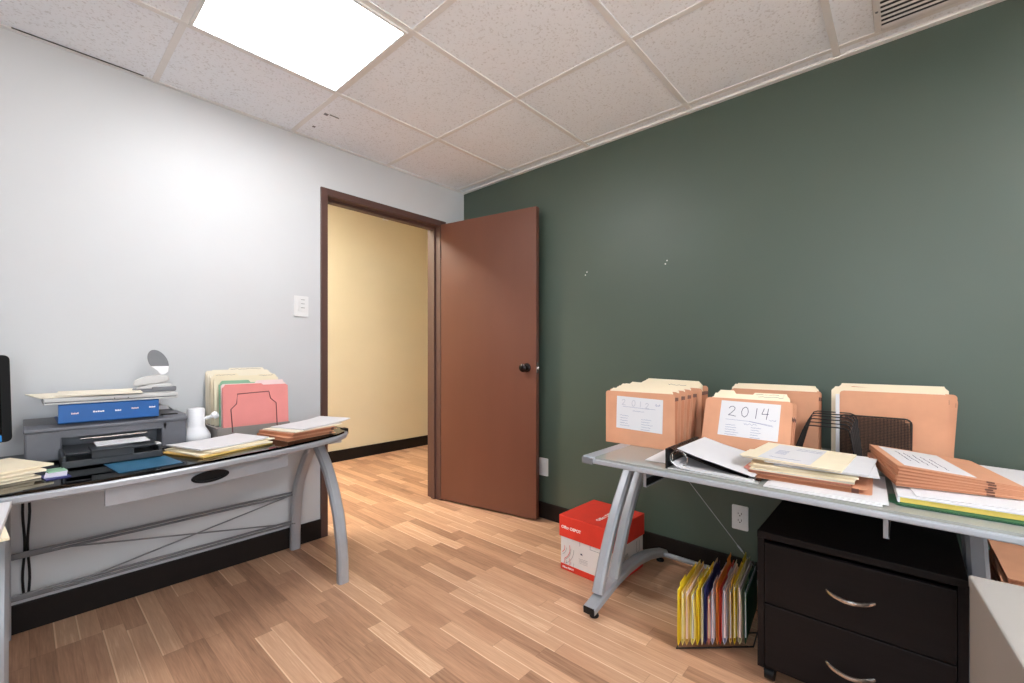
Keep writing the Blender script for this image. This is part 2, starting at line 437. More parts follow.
# in leaf space +x runs from hinge to latch edge; room side faces -y
kn = MB().lathe([(.030, 0), (.030, .006), (.013, .012), (.012, .030), (.022, .036), (.028, .046), (.026, .058), (.016, .064), (.004, .066)], 24, axes((1, 0, 0), (0, 0, 1), (0, -1, 0), (LW-.07, -.002, 1.0)))
kn.build('door_knob', 'bronze', door, 40)
kn = MB().lathe([(.030, 0), (.030, .006), (.013, .012), (.012, .030), (.022, .036), (.028, .046), (.026, .058), (.016, .064), (.004, .066)], 24, axes((1, 0, 0), (0, 0, -1), (0, 1, 0), (LW-.07, .036, 1.0)))
kn.build('door_knob', 'bronze', door, 40)
MB().box((LW-.0005, .008, .965), (LW+.0015, .026, 1.035)).box((LW, .012, .992), (LW+.010, .022, 1.008), .002).build('latch', 'chrome', door)
hg = MB()
for z in (.25, 1.03, 1.80): hg.tube([(-.004, -.004, z), (-.004, -.004, z+.09)], .006, 10)
hg.build('hinge', 'frame', door, 40)

# switch, outlets, screw anchors on the walls
t = thing('light_switch', 'white three-button switch plate on the white wall left of the doorway', 'switch', (-1.251, 0, 1.305))
MB().prism(rrect(-.040, 0, .040, .118, .006), 'y', -.006, 0).build('plate', 'plate', t)
for z in (.030, .053, .076): MB().box((-.018, -.009, z), (.018, -.005, z+.019), .001).build('button', 'plate', t)
for z in (.0505, .0735, .0965): MB().box((-.002, -.0092, z-.0012), (.018, -.0058, z+.0012)).build('slot', 'greyp', t)
def outlet(label, y, z0, duplex):
    t = thing('wall_outlet', label, 'outlet', (0, y, z0))
    MB().prism(rrect(-.036, 0, .036, .116, .005), 'x', -.006, 0).build('plate', 'plate', t)
    if duplex:
        MB().prism(rrect(-.017, .024, .017, .092, .002), 'x', -.0085, -.005).build('receptacle', 'plate', t)
        for zc in (.042, .074):
            s = MB(); s.box((-.0092, -.0085, zc), (-.008, -.006, zc+.010)); s.box((-.0092, .006, zc+.001), (-.008, .0085, zc+.009)); s.lathe([(.003, .0080), (.003, .0092)], 10, axes((0, 1, 0), (0, 0, 1), (-1, 0, 0), (0, 0, zc-.005)))
            s.build('socket', 'slot', t)
    else:
        MB().prism(rrect(-.017, .024, .017, .092, .002), 'x', -.0085, -.005).build('blank_insert', 'plate', t)
    return t
outlet('white duplex power outlet on the green wall under the desk', -1.993, .240, True)
outlet('white blank wall plate on the green wall beside the open door', -.794, .281, False)
def anchor(y, z, label):
    o = MB().lathe([(.0035, 0), (.0035, .002), (.002, .004)], 10, axes((0, 1, 0), (0, 0, 1), (-1, 0, 0))).build('wall_mount_anchor', 'whiteprint')
    o.location = (0, y, z); tag(o, label, 'wall anchor', 'screw anchors in the green wall')
anchor(-1.128, 1.594, 'upper white screw anchor of the left pair on the green wall')
anchor(-1.117, 1.577, 'lower white screw anchor of the left pair on the green wall')
anchor(-1.631, 1.594, 'upper white screw anchor of the right pair on the green wall')
anchor(-1.622, 1.577, 'lower white screw anchor of the right pair on the green wall')
t = MB().lathe([(.013, 0), (.013, .012), (.006, .02)], 14, axes((1, 0, 0), (0, 0, 1), (0, -1, 0), (0, 0, 0))).box((.02, -.012, -.008), (.055, 0, .006), .003).build('wall_bracket', 'plate')
t.location = (.345, 1.70, 2.575); tag(t, 'small white fixing high on the beige hallway wall', 'fixing')

# ------------------------------------------------------------------ left desk (against the white wall)
LT = .70                       # top of the smoked glass
def interp(pts, x):
    for (a, b), (c, d) in zip(pts, pts[1:]):
        if a <= x <= c: return b+(d-b)*(x-a)/(c-a)
    return pts[0][1] if x < pts[0][0] else pts[-1][1]
FRONT = [(-2.95, -.66), (-2.6, -.705), (-2.36, -.722), (-2.15, -.728), (-2.0, -.716), (-1.85, -.695), (-1.7, -.665), (-1.56, -.630), (-1.42, -.585), (-1.30, -.530), (-1.24, -.485), (-1.205, -.43), (-1.19, -.36)]
t = thing('computer_desk', 'long glass-topped computer desk with arched silver legs against the white wall', 'desk')
poly = [(-2.95, -.035)]+FRONT+[(-1.19, -.09), (-1.21, -.05), (-1.25, -.035)]
MB().prism(poly, 'z', LT-.008, LT).build('glass_top', 'dglass', t)
rail = MB(); pts = [(x, y+.008, LT-.022) for x, y in FRONT]+[(-1.198, -.09, LT-.022)]
rail.bar(pts, .030, .024, (0, 0, 1)); rail.build('front_rail', 'silver', t, 40)
rail = MB(); rail.box((-2.93, -.075, LT-.04), (-1.21, -.045, LT-.0085), .003); rail.build('rear_rail', 'silver', t)
cap = MB(); cap.box((-1.212, -.425, LT-.026), (-1.184, -.385, LT+.004), .004); cap.build('corner_clip', 'black', t)
# drawer, bowed like the front edge
def bowed(x0, x1, off0, off1, z0, z1, n=14):
    m_ = MB(); rings = []
    for i in range(n+1):
        x = x0+(x1-x0)*i/n; y = interp(FRONT, x)
        rings.append([(x, y+off0, z0), (x, y+off0, z1), (x, y+off1, z1), (x, y+off1, z0)])
    return m_.loft(rings)
dr = bowed(-2.145, -1.545, .050, .068, .600, .672).build('drawer', 'silver', t)
MB().box((-2.12, -.52, .610), (-1.58, -.20, .640)).build('drawer_tray', 'greyp', dr)
hd = MB()
ring = [(-1.850+.063*math.cos(a), .632+.021*math.sin(a)) for a in [2*math.pi*k/28 for k in range(28)]]
ins = [(-1.850+.052*math.cos(a), .632+.014*math.sin(a)) for a in [2*math.pi*k/28 for k in range(28)]]
fy = lambda x, o: interp(FRONT, x)+o
hd.loft([[(x, fy(x, .052), z) for x, z in ring], [(x, fy(x, .042), z) for x, z in ring], [(x, fy(x, .043), z) for x, z in ins], [(x, fy(x, .049), z) for x, z in ins]])
hd.build('handle', 'black', dr)
# arched leg pairs
LEGF = [(-.300, .665), (-.318, .635), (-.348, .600), (-.395, .555), (-.445, .500), (-.500, .41), (-.545, .31), (-.572, .20), (-.585, .10), (-.588, 0)]
LEGB = [(-.300, .665), (-.282, .635), (-.252, .595), (-.205, .545), (-.155, .480), (-.105, .40), (-.070, .31), (-.050, .20), (-.042, .10), (-.040, 0)]
for x in (-1.30, -2.375):
    for P in (LEGF, LEGB):
        m_ = MB(); m_.bar([(x, y, z) for y, z in P], .050, .040, (1, 0, 0) if False else (0, 1, .01), None)
        m_.build('leg', 'silver', t, 40)
    MB().box((x-.03, -.52, LT-.046), (x+.03, -.07, LT-.034), .003).build('leg_plate', 'silver', t)
for z in (.315, .155):
    m_ = MB(); m_.tube([(-2.36, -.052, z+.006), (-1.31, -.052, z+.006)], .0055, 8); m_.tube([(-2.36, -.046, z-.010), (-1.31, -.046, z-.010)], .0055, 8)
    m_.box((-2.36, -.056, z-.011), (-2.24, -.044, z+.007), .003); m_.build('crossbar', 'greyp', t, 40)
for z0, z1 in ((.315, .150), (.150, .315)):
    m_ = MB(); m_.tube([(-2.22, -.066, z0), (-1.31, -.066, z1)], .0035, 8); m_.build('brace_rod', 'greyp', t, 40)

# loose cables hanging behind the desk
for i, (dx, s) in enumerate(((0, 1), (.013, -1))):
    pts = [(-2.318+dx+.003*s*math.sin(k*.8), -.022-.006*math.sin(k*.7), .67-.033*k) for k in range(17)]
    o = MB().tube(pts, .0042, 8).build('power_cable', 'black', None, 40)
    tag(o, 'black cable hanging behind the left end of the glass desk, %s of the pair' % ('left one' if i == 0 else 'right one'), 'cable', 'cables behind the desk')

# ---- printer
PX0, PX1, PY0, PY1 = -2.318, -1.855, -.315, -.03
t = thing('printer', 'charcoal inkjet printer on the glass desk below a blue binder', 'printer', (-2.086, -.17, LT))
a, b_ = PX0+2.086, PX1+2.086; y0, y1 = PY0+.17, PY1+.17
m_ = MB()
m_.box((a, y0, .006), (a+.092, y1, .112), .006); m_.box((b_-.085, y0, .006), (b_, y1, .112), .006)
m_.box((a+.085, y0+.10, .006), (b_-.07, y1, .112)); m_.box((a+.085, y0, .086), (b_-.07, y0+.11, .112)); m_.box((a+.085, y0+.002, .004), (b_-.07, y0+.11, .022))
m_.build('body', 'printer', t)
MB().prism([(y0-.004, .112), (y1, .112), (y1, .132), (y1-.015, .1365), (y0+.02, .1365), (y0-.004, .124)], 'x', a-.002, b_+.002, bev=.003).build('scanner_lid', 'printer', t)
m_ = MB(); m_.box((a+.083, y0-.175, .004), (b_-.112, y0+.09, .016), .004)
m_.box((a+.083, y0-.175, .012), (a+.095, y0+.02, .046), .004); m_.box((b_-.124, y0-.175, .012), (b_-.112, y0+.02, .046), .004)
m_.box((a+.083, y0-.178, .004), (b_-.112, y0-.166, .028), .003)
m_.build('paper_tray', 'pdark', t)
m_ = MB(); m_.box((a+.094, y0-.150, .044), (b_-.118, y0+.05, .050), .002); m_.box((a+.155, y0-.185, .047), (b_-.195, y0-.06, .056), .003); m_.box((a+.155, y0-.185, .028), (b_-.195, y0-.178, .056), .002)
m_.build('output_tray', 'pdark', t)
m_ = MB(); m_.tube([(a+.14, y0+.01, .074), (b_-.13, y0+.01, .074)], .0035, 8); m_.build('feed_roller', 'chrome', t, 40)
m_ = MB(); m_.box((b_-.128, y0-.16, .046), (b_-.113, y0-.12, .053), .002); m_.build('tray_latch', 'lgrey', t)
m_ = MB(); prof = [(.152, .138), (.160, .156), (.175, .166), (.205, .160), (.225, .140)]
m_.loft([[(x, y1-.10, z), (x, y1-.03, z), (x, y1-.03, z-.006), (x, y1-.10, z-.006)] for x, z in prof]); m_.build('rear_paper_guide', 'lgrey', t)
m_ = MB(); m_.box((.150, y0+.02, .134), (.205, y0+.05, .140), .003); m_.build('control_panel', 'black', t)
o = MB().box((-.075, -.075, 0), (.075, .03, .003)).build('printed_page', 'paper'); o.location = (-2.068, -.345, LT+.0565); o.rotation_euler = (0, 0, 0)
tag(o, 'small white page lying in the printer output tray', 'paper')

# ---- blue binder lying on the printer, spine towards the room
t = thing('ring_binder', 'thick blue binder lying spine-out on top of the printer', 'binder', (-2.093, -.318, LT+.137))
bw = .143
MB().prism([(-.004, .004), (0, 0), (.26, 0), (.26, .003), (.006, .003), (.004, .008), (.004, .062), (.006, .067), (.26, .067), (.26, .070), (0, .070), (-.004, .066)], 'x', -bw, bw).build('cover', 'blue', t)
MB().box((-bw+.008, .012, .004), (bw-.008, .235, .064)).build('pages', 'paper', t)
for x0, x1, z, mm in ((-.052, -.020, .037, 'whiteprint'), (.010, .028, .036, 'whiteprint'), (.112, .132, .040, 'whiteprint'), (-.110, -.090, .035, 'palepink'), (.058, .080, .040, 'palepink')):
    m_ = MB(); n = 5
    for k in range(n):
        xa = x0+(x1-x0)*k/n; m_.box((xa, -.0048, z-.0028), (xa+(x1-x0)/n*.8, -.0035, z+(.0034, .002, .0028, .0016, .003)[k]))
    m_.build('spine_print', mm, t)

# ---- slim silver case with folders and hole punch on it
ZB = LT+.137+.0705
t = thing('slim_case', 'slim silver-white flat case lying across the blue binder', 'case', (-2.080, -.19, ZB))
MB().box((-.193, -.135, 0), (.193, .135, .006), .002).build('bottom_shell', 'lgrey', t)
MB().box((-.193, -.135, .0095), (.193, .135, .024), .003).build('lid', 'lgrey', t)
MB().box((-.188, -.130, .0055), (.188, .130, .010)).build('seam', 'greyp', t)
for x in (-.005, .035): MB().lathe([(.002, 0), (.002, .001)], 8, axes((1, 0, 0), (0, 0, 1), (0, -1, 0), (x, -.1345, .013))).build('port', 'slot', t)
ZC = ZB+.0245

def folder_poly(w, h, tab0, tabw, tabh=.012, r=.008):
    """folder leaf outline, bottom-left origin centred in w; tab on the top edge"""
    P = [(-w/2, 0), (w/2, 0), (w/2, h-r), (w/2-r, h)]
    a, b = -w/2+tab0, -w/2+tab0+tabw
    if b < w/2-r: P += [(b+.006, h)]
    P += [(min(b, w/2-r)-.004, h+tabh), (max(a, -w/2+r)+.004, h+tabh)]
    if a > -w/2+r: P += [(a-.006, h)]
    P += [(-w/2+r, h), (-w/2, h-r)]
    return P

def flat_folder(label, m, loc, w, h, rz, tab=(.02, .09), thick=.003, group=None, cat='folder', name='manila_folder', curl=0, paper=None, tilt=(0, 0)):
    """closed folder lying flat; width along local x, height along local y"""
    t = thing(name, label, cat, loc, (tilt[0], tilt[1], rz), group)
    def leaf(z0, poly, mm, nm, th=.0012):
        b = MB(); b.prism([(x, y-h/2) for x, y in poly], 'z', z0, z0+th)
        if curl:
            bmesh.ops.subdivide_edges(b.bm, edges=b.bm.edges[:], cuts=3, use_grid_fill=True)
            for v in b.bm.verts: v.co.z += curl*(abs(v.co.x)/(w/2))**2
        return b.build(nm, mm, t)
    leaf(0, folder_poly(w, h, tab[0], tab[1]), m, 'back_leaf')
    leaf(thick, [(-w/2, 0), (w/2, 0), (w/2, h-.004), (-w/2, h-.004)], m, 'front_leaf')
    if thick > .002:
        MB().box((-w/2+.006, -h/2+.001, .0013), (w/2-.008, h/2-.012, thick-.0002)).build('contents', paper or 'paper', t)
    MB().box((-w/2, -h/2-.0012, 0), (w/2, -h/2, thick+.0012)).build('fold', m, t)
    return t
g_ = 'folders on the slim case'
flat_folder('lower cream folder on the slim case, jutting out past its left end', 'manila2', (-2.200, -.19, ZC+.0005), .20, .245, R(8), thick=.002, group=g_)
flat_folder('top cream folder on the slim case beside the hole punch', 'manila2', (-2.115, -.205, ZC+.0042), .240, .25, R(-4), thick=.004, group=g_)

# ---- grey two-hole punch with its lever raised
t = thing('hole_punch', 'grey two-hole paper punch with raised lever on the slim case', 'hole punch', (-1.945, -.205, ZC), (0, 0, R(-8)))
MB().prism(rrect(-.072, -.045, .070, .045, .014), 'z', 0, .013, bev=.002).build('base', 'greyp', t)
MB().box((-.010, -.047, .003), (.072, -.020, .020), .004).build('front_foot', 'greyp', t)
MB().prism([(-.060, .013), (.060, .013), (.058, .028), (.030, .034), (-.02, .030), (-.055, .020)], 'y', -.038, .040, bev=.003).build('body', 'lgrey', t)
MB().prism([(-.072, .034), (-.066, .026), (.000, .031), (.040, .040), (.050, .052), (.044, .066), (.010, .070), (-.035, .062), (-.062, .050)], 'y', -.036, .034, bev=.006).build('hood', 'lgrey', t)
MB().prism([(.020, .068), (.034, .070), (.046, .082), (.048, .108), (-.014, .108), (.010, .086)], 'y', -.010, .010, bev=.003).build('lever', 'whitepl', t)
el = [(.012+.033*math.cos(a)-.014*math.sin(a), .126+.050*math.sin(a)) for a in [2*math.pi*k/28 for k in range(28)]]
MB().prism([(x, max(z, .106)) for x, z in el], 'y', -.0105, .0105, bev=.002).build('grip', 'greyp', t)

# ---- white pump-shaped dispenser
t = thing('pump_bottle', 'white bottle-shaped dispenser with a side spout beside the printer', 'bottle', (-1.7975, -.200, LT+.0005))
MB().lathe([(.054, 0), (.056, .004), (.056, .022), (.050, .036), (.037, .058), (.034, .066), (.034, .138), (.030, .144), (.024, .145)], 28).build('body', 'whitepl', t, 40)
sp = MB(); sp.tube([(.028, -.01, .096), (.048, -.02, .102), (.060, -.026, .107)], [.006, .007, .009], 10); sp.build('neck', 'whitepl', t, 40)
sp = MB(); sp.lathe([(.010, 0), (.016, .003), (.017, .016), (.013, .022), (.006, .024)], 16, Matrix.Translation((.058, -.026, .105)) @ Euler((R(20), R(62), 0)).to_matrix().to_4x4()); sp.build('spout', 'whitepl', t, 40)
t = thing('pen_cup', 'black desk cup standing behind the white dispenser', 'cup', (-1.815, -.095, LT))
MB().lathe([(.030, 0), (.032, .004), (.034, .098), (.031, .098), (.028, .01), (.0, .008)], 20).build('cup', 'black', t, 40)

# ---- taupe file sorter holding upright folders
t = thing('file_sorter', 'taupe desktop file sorter with maroon wire holding upright folders', 'file sorter', (-1.570, -.160, LT+.0006))
m_ = MB(); m_.box((-.163, -.125, 0), (.15, .125, .012), .003)
for y in (-.121, -.075, -.025, .025, .075, .121): m_.box((-.162, y-.004, .010), (.147, y+.004, .052), .002)
m_.box((-.165, -.125, 0), (-.156, .125, .052), .003)
m_.build('base', 'sorter', t)
wl = [(-.106, .030), (-.115, .136), (-.093, .160), (-.090, .205), (.044, .210), (.052, .176), (.078, .152), (.086, .030)]
m_ = MB(); m_.tube([(x, -.1262-.012*(z/.2), z) for x, z in wl], .0022, 8); m_.build('wire_frame', 'darkred', t, 40)

def stand_folder(label, m, loc, w, h, rot, tab=(.02, .09), tabh=.013, spread=.006, group=None, ink=None, name='manila_folder', cat='folder', tabm=None, back=None):
    """upright folder, width along local x, facing local -y; front leaf lower than the tabbed back leaf"""
    t = thing(name, label, cat, loc, rot, group)
    MB().prism([(x, z) for x, z in folder_poly(w, h, tab[0], tab[1], tabh)], 'y', spread, spread+.0011).build('back_leaf', back or m, t)
    b = MB(); pr = rrect(-w/2, 0, w/2, h-.004, .007, (0, 0, 1, 1))
    b.prism(pr, 'y', 0, .0011)
    b.build('front_leaf', m, t)
    MB().box((-w/2, 0, -.001), (w/2, spread+.0011, .0006)).build('fold', m, t)
    if tabm:
        MB().box((-w/2+tab[0]+.006, spread-.0006, h+.001), (-w/2+tab[0]+tab[1]-.006, spread+.0001, h+tabh-.001)).build('tab_label', tabm, t)
    if ink:
        rnd = random.Random(hash(label) % 1000 if False else len(label)); m_ = MB(); mx_ = axes((1, 0, 0), (0, 0, 1), (0, -1, 0), (0, spread, 0))
        x = -w/2+tab[0]+.008
        strokes(m_, [scribble(x, h+tabh*.45, tab[1]-.02, .0022, 14, rnd)], mx_, .0011); m_.build('tab_writing', ink, t)
    return t
g_ = 'folders in the taupe file sorter'
SX, SZ = -1.566, LT+.016
F_ = [ # y, material, dx, height, tab, label, ink, lean
 (-.056, 'manila2', -.015,   .304, (.10, .16), 'tallest manila folder at the back of the taupe file sorter', 'ink'),
 (-.074, 'manila2', -.013, .296, (.02, .10), 'manila folder standing second from the back of the taupe file sorter', None),
 (-.106, 'manila2', -.011, .288, (.13, .10), 'manila folder standing third from the back of the taupe file sorter', None),
 (-.124, 'manila', -.010, .278, (.015, .10), 'manila folder with dark writing on its left tab in the taupe file sorter', 'ink'),
 (-.156, 'manila', -.006, .272, (.19, .085), 'manila folder with writing on its right tab in the taupe file sorter', 'ink'),
 (-.208, 'sage', .002, .248, (.01, .12), 'sage green folder just behind the pale pink one in the taupe file sorter', None),
 (-.225, 'palepink', .006, .245, (.15, .14), 'pale pink folder directly behind the salmon one in the taupe file sorter', None),
 (-.258, 'pink', .004, .236, (.004, .165), 'salmon pink folder standing at the front of the taupe file sorter', None)]
for i, (y, m, dx, h, tab, lab, ink) in enumerate(F_):
    stand_folder(lab, m, (SX+dx, y, SZ), .286, h-.012, (R(-3 if i > 4 else -2), R(0), 0), tab, .012 if m != 'pink' else .008, .006 if m != 'pink' else .010, g_, ink, name='file_folder' if m not in ('manila', 'manila2') else 'manila_folder')

# ---- stacks lying on the left desk
def sheet(label, m, loc, w, h, rz, thick=.0012, tilt=(0, 0), name='paper_sheet', cat='paper', group=None, curl=None):
    b = MB(); b.box((-w/2, -h/2, 0), (w/2, h/2, thick))
    if curl:
        bmesh.ops.subdivide_edges(b.bm, edges=b.bm.edges[:], cuts=6, use_grid_fill=True)
        for v in b.bm.verts: v.co.z += curl(v.co.x/(w/2), v.co.y/(h/2))
    o = b.build(name, m, None)
    o.location = loc; o.rotation_euler = (tilt[0], tilt[1], rz); tag(o, label, cat, group); return o
g_ = 'stack right of the printer'
flat_folder('lowest deep manila folder of the stack lying right of the printer', 'ochre', (-1.775, -.475, LT+.001), .30, .235, R(21), thick=.004, group=g_, paper='manila')
flat_folder('manila folder lying second in the stack right of the printer', 'manila', (-1.772, -.470, LT+.0075), .30, .235, R(15), thick=.003, group=g_)
flat_folder('upper manila folder of the stack right of the printer', 'manila', (-1.758, -.455, LT+.013), .30, .235, R(25), thick=.003, group=g_)
sheet('white sheets on top of the manila stack right of the printer', 'paper', (-1.770, -.452, LT+.019), .285, .22, R(18), .005, group=g_, name='paper_stack', curl=lambda u, v: .004*u*u)

# flat expanding wallets -------------------------------------------------
def wallet(label, loc, rot, w, h, tb, tt, m='kraft', folds=3, front=.96, group=None, mtx=None, name='expanding_wallet', taped=True, r=.012, gus=.93, roll=0):
    """expanding card wallet: width along local y, height along local z, front panel at x=0 facing -x"""
    t = thing(name, label, 'file wallet', loc, rot, group)
    if mtx is not None: t.matrix_world = mtx
    hf = h*front
    MB().prism([(y, z) for y, z in rrect(-w/2, 0, w/2, hf, r, (0, 0, 1, 1))], 'x', -.0008, .0008).build('front_panel', m, t)
    sh = Matrix.Identity(4); sh[0][2] = (tt-tb)/h; sh[0][3] = tb
    MB().prism([(y, z) for y, z in rrect(-w/2, 0, w/2, h, r, (0, 0, 1, 1))], 'x', -.0008, .0008, sh).build('back_panel', m, t)
    gu = MB(); n = folds*2
    for s in (-1, 1):
        tp = MB()
        for z0, z1, mb_, off in ((0, hf*gus, gu, 0), (hf*(gus-.055), hf*(gus+.005), tp, .0009)):
            col = []
            for k in range(n+1):
                fr_ = k/n; yy = s*(w/2+off-(.014 if k % 2 else .0))
                xa = (tb+(tt-tb)*z0/h)*fr_; xb = (tb+(tt-tb)*z1/h)*fr_
                col.append(((xa, yy, z0), (xb, yy, z1)))
            for (a0, a1), (b0, b1) in zip(col, col[1:]): mb_.add([a0, b0, b1, a1], [(0, 1, 2, 3)])
        if taped: tp.build('gusset_tape', 'tape', t, solid=.0012)
        else: tp.bm.free()
    gu.add([(0, -w/2, 0), (tb, -w/2, 0), (tb, w/2, 0), (0, w/2, 0)], [(0, 1, 2, 3)])
    gu.build('gusset', 'kraft2' if m == 'kraft' else m, t, solid=.0008)
    return t
def lying(loc, yaw, pitch=0, roll=0):
    """wallet lying on its back, opening toward -Y before yaw, front panel up"""
    return Matrix.Translation(loc) @ Euler((0, 0, yaw)).to_matrix().to_4x4() @ Euler((pitch, roll, 0)).to_matrix().to_4x4() @ axes((0, 0, -1), (1, 0, 0), (0, -1, 0))
def lying_x(loc, yaw, pitch=0, roll=0):
    """wallet lying on its back, opening toward +X before yaw, front panel up"""
    return Matrix.Translation(loc) @ Euler((0, 0, yaw)).to_matrix().to_4x4() @ Euler((pitch, roll, 0)).to_matrix().to_4x4() @ axes((0, 0, -1), (0, 1, 0), (1, 0, 0))
bpy.context.view_layer.update()
g_ = 'stack at the right end of the glass desk'
wallet('lower brown wallet at the right end of the glass desk', (0, 0, 0), (0, 0, 0), .25, .25, .014, .010, mtx=lying_x((-1.560, -.432, LT+.016), R(10)), group=g_)
wallet('upper brown wallet at the right end of the glass desk', (0, 0, 0), (0, 0, 0), .24, .25, .012, .010, mtx=lying_x((-1.545, -.435, LT+.031), R(15)), group=g_)
sheet('lower white sheets on the brown wallets at the right desk end', 'manila2', (-1.400, -.395, LT+.034), .28, .215, R(18), .004, group=g_, name='paper_stack')
sheet('upper white sheets on the brown wallets jutting out past the right desk end', 'paper', (-1.350, -.375, LT+.0395), .31, .205, R(22), .005, group=g_, name='paper_stack', curl=lambda u, v: .010*max(0, u)**2)
# left end stack
g_ = 'manila stack at the left end of the glass desk'
for i, (dx, dy, rz, lab) in enumerate(((0, 0, 20, 'lowest manila folder of the stack at the left end of the glass desk'), (-.02, -.02, 26, 'manila folder second from the bottom of the left-end stack'), (.015, .015, 17, 'manila folder third from the bottom of the left-end stack'), (.025, .035, 24, 'topmost manila folder of the stack at the left end of the glass desk'))):
    flat_folder(lab, 'manila', (-2.465+dx, -.500+dy, LT+.001+i*.0088), .30, .24, R(rz), thick=.005, group=g_, tab=(.2, .09))
o = MB().box((-.028, -.045, 0), (.028, .045, .003)).build('leaflet', 'navy'); o.location = (-2.252, -.575, LT); o.rotation_euler = (0, 0, R(8)); tag(o, 'small navy leaflet lying left of the printer tray', 'leaflet')
o = MB().box((-.025, -.040, 0), (.025, .040, .003)).build('leaflet', 'lilac'); o.location = (-2.250, -.560, LT+.0032); o.rotation_euler = (0, 0, R(-4)); tag(o, 'small pale leaflet lying on the navy one beside the printer', 'leaflet')
o = MB().box((-.022, -.03, 0), (.022, .03, .003)).build('leaflet', 'sage'); o.location = (-2.250, -.505, LT+.0064); o.rotation_euler = (0, 0, R(10)); tag(o, 'small greenish leaflet lying uppermost beside the printer', 'leaflet')

sheet('thin blue sheet lying on the glass in front of the printer', 'bluesheet', (-2.035, -.575, LT+.0008), .175, .19, R(6), .0012, name='blue_sheet', cat='sheet')  # thin flat blue rectangle on the glass
# ---- monitor at the left picture edge
t = thing('computer_monitor', 'black-framed computer monitor at the left end of the glass desk', 'monitor', (-2.607, -.345, LT+.0006), (0, 0, R(20)))
mm = Matrix.Translation((0, 0, .235)) @ Euler((R(-4), 0, 0)).to_matrix().to_4x4()
MB().prism(rrect(-.27, -.150, .27, .150, .016), 'y', -.014, .018, mm).build('bezel', 'black', t)
MB().prism(rrect(-.273, -.153, .273, .153, .018), 'y', -.009, .022, mm).build('rim', 'lgrey', t)
MB().prism(rrect(-.245, -.122, .245, .132, .004), 'y', -.0148, -.013, mm).build('screen', 'screen', t)
MB().prism(rrect(.196, -.147, .244, -.126, .002), 'y', -.0152, -.0135, mm).build('sticker', 'sticker', t)
MB().prism([(.015, .0), (.06, .0), (.05, .22), (.02, .22)], 'x', -.06, .06, bev=.004).build('stand_neck', 'lgrey', t)
MB().prism(rrect(-.14, -.02, .20, .12, .03), 'z', 0, .010).build('stand_base', 'lgrey', t)

# ---- side return of the desk (mostly left of the picture) with a paper pile overhanging it
t = thing('desk_return', 'silver-edged side return of the glass desk at the left picture edge', 'desk')
MB().box((-2.95, -1.55, .648), (-2.378, -.745, .665), .004).build('top', 'silver', t)
for x in (-2.92, -2.42):
    for y in (-1.50, -.80): MB().box((x-.018, y-.018, 0), (x+.018, y+.018, .649), .005).build('leg', 'silver', t)
g_ = 'paper pile on the desk return'
sheet('lower cream folder pile on the side return, left picture edge', 'manila', (-2.475, -.93, .666), .24, .30, R(5), .006, name='paper_stack', group=g_)
sheet('upper white paper pile on the side return, left picture edge', 'paper', (-2.470, -.91, .673), .24, .30, R(-3), .014, name='paper_stack', group=g_)

# ------------------------------------------------------------------ right desk (against the green wall)
DT = .690
t = thing('writing_desk', 'glass-topped silver desk with slanted twin-bar legs against the green wall', 'desk')
dx0, dx1, dy0, dy1 = -.845, -.045, -2.90, -1.640
MB().prism(rrect(dx0+.006, dy0+.04, dx1, dy1-.05, .004), 'z', DT-.008, DT, bev=0).build('glass_top', 'frost', t)
m_ = MB(); m_.box((dx0, dy0, DT-.026), (dx0+.030, dy1, DT-.0085), .004); m_.build('front_rim', 'silver', t)
m_ = MB(); m_.box((dx1-.03, dy0, DT-.026), (dx1, dy1, DT-.0085), .004); m_.build('rear_rim', 'lgrey', t)
for y0, y1 in ((dy1-.052, dy1), (dy0, dy0+.042)):
    MB().box((dx0, y0, DT-.026), (dx1, y1, DT+.001), .004).build('end_rim', 'silver', t)
for y0, y1 in ((dy1-.045, dy1+.003), (dy0-.003, dy0+.04)):
    MB().box((dx0-.004, y0, DT-.030), (dx0+.035, y1, DT-.004), .004).build('corner_cap', 'greyp', t)
for yc in (-1.625, -2.745):
    # arched foot
    pts = [(-.775, .040), (-.68, .062), (-.58, .084), (-.46, .098), (-.34, .098), (-.22, .082), (-.12, .056), (-.045, .034)]
    m_ = MB(); m_.bar([(x, yc, z) for x, z in pts], .056, .036, (0, 0, 1)); m_.build('foot', 'silver', t, 40)
    m_ = MB(); m_.box((-.779, yc-.025, .026), (-.774, yc+.025, .056), .002); m_.build('foot_cap', 'black', t)
    m_ = MB(); m_.lathe([(.018, 0), (.020, .004), (.018, .012), (.010, .014), (.010, .040)], 16, Matrix.Translation((-.735, yc, 0))); m_.lathe([(.018, 0), (.020, .004), (.018, .010), (.008, .012), (.008, .032)], 16, Matrix.Translation((-.075, yc, 0)))
    m_.build('leveller', 'black', t, 40)
    for off in (0, .135):
        P = [(-.705+off, .082 if not off else .095), (-.660+off, .19), (-.605+off, .30), (-.535+off, .41), (-.450+off, .52), (-.350+off, .625), (-.30+off, .664)]
        m_ = MB(); m_.bar([(x, yc, z) for x, z in P], .046, .042, (-1, 0, .01)); m_.build('leg', 'silver', t, 40)
    m_ = MB(); m_.box((-.44, yc-.03, .652), (-.10, yc+.03, .665), .003); m_.build('leg_plate', 'silver', t)
for y in (-1.845, -2.545):
    m_ = MB(); m_.box((-.74, y-.001, .585), (-.40, y+.001, .664)); m_.box((-.74, y-.02, .661), (-.40, y+.001, .664)); m_.box((-.74, y-.012, .583), (-.40, y+.001, .586)); m_.box((-.7405, y-.010, .585), (-.738, y, .664)); m_.build('tray_bracket', 'silver', t)
    m_ = MB(); m_.box((-.738, y-.012, .588), (-.40, y-.002, .612), .002); m_.build('tray_slide', 'black', t)
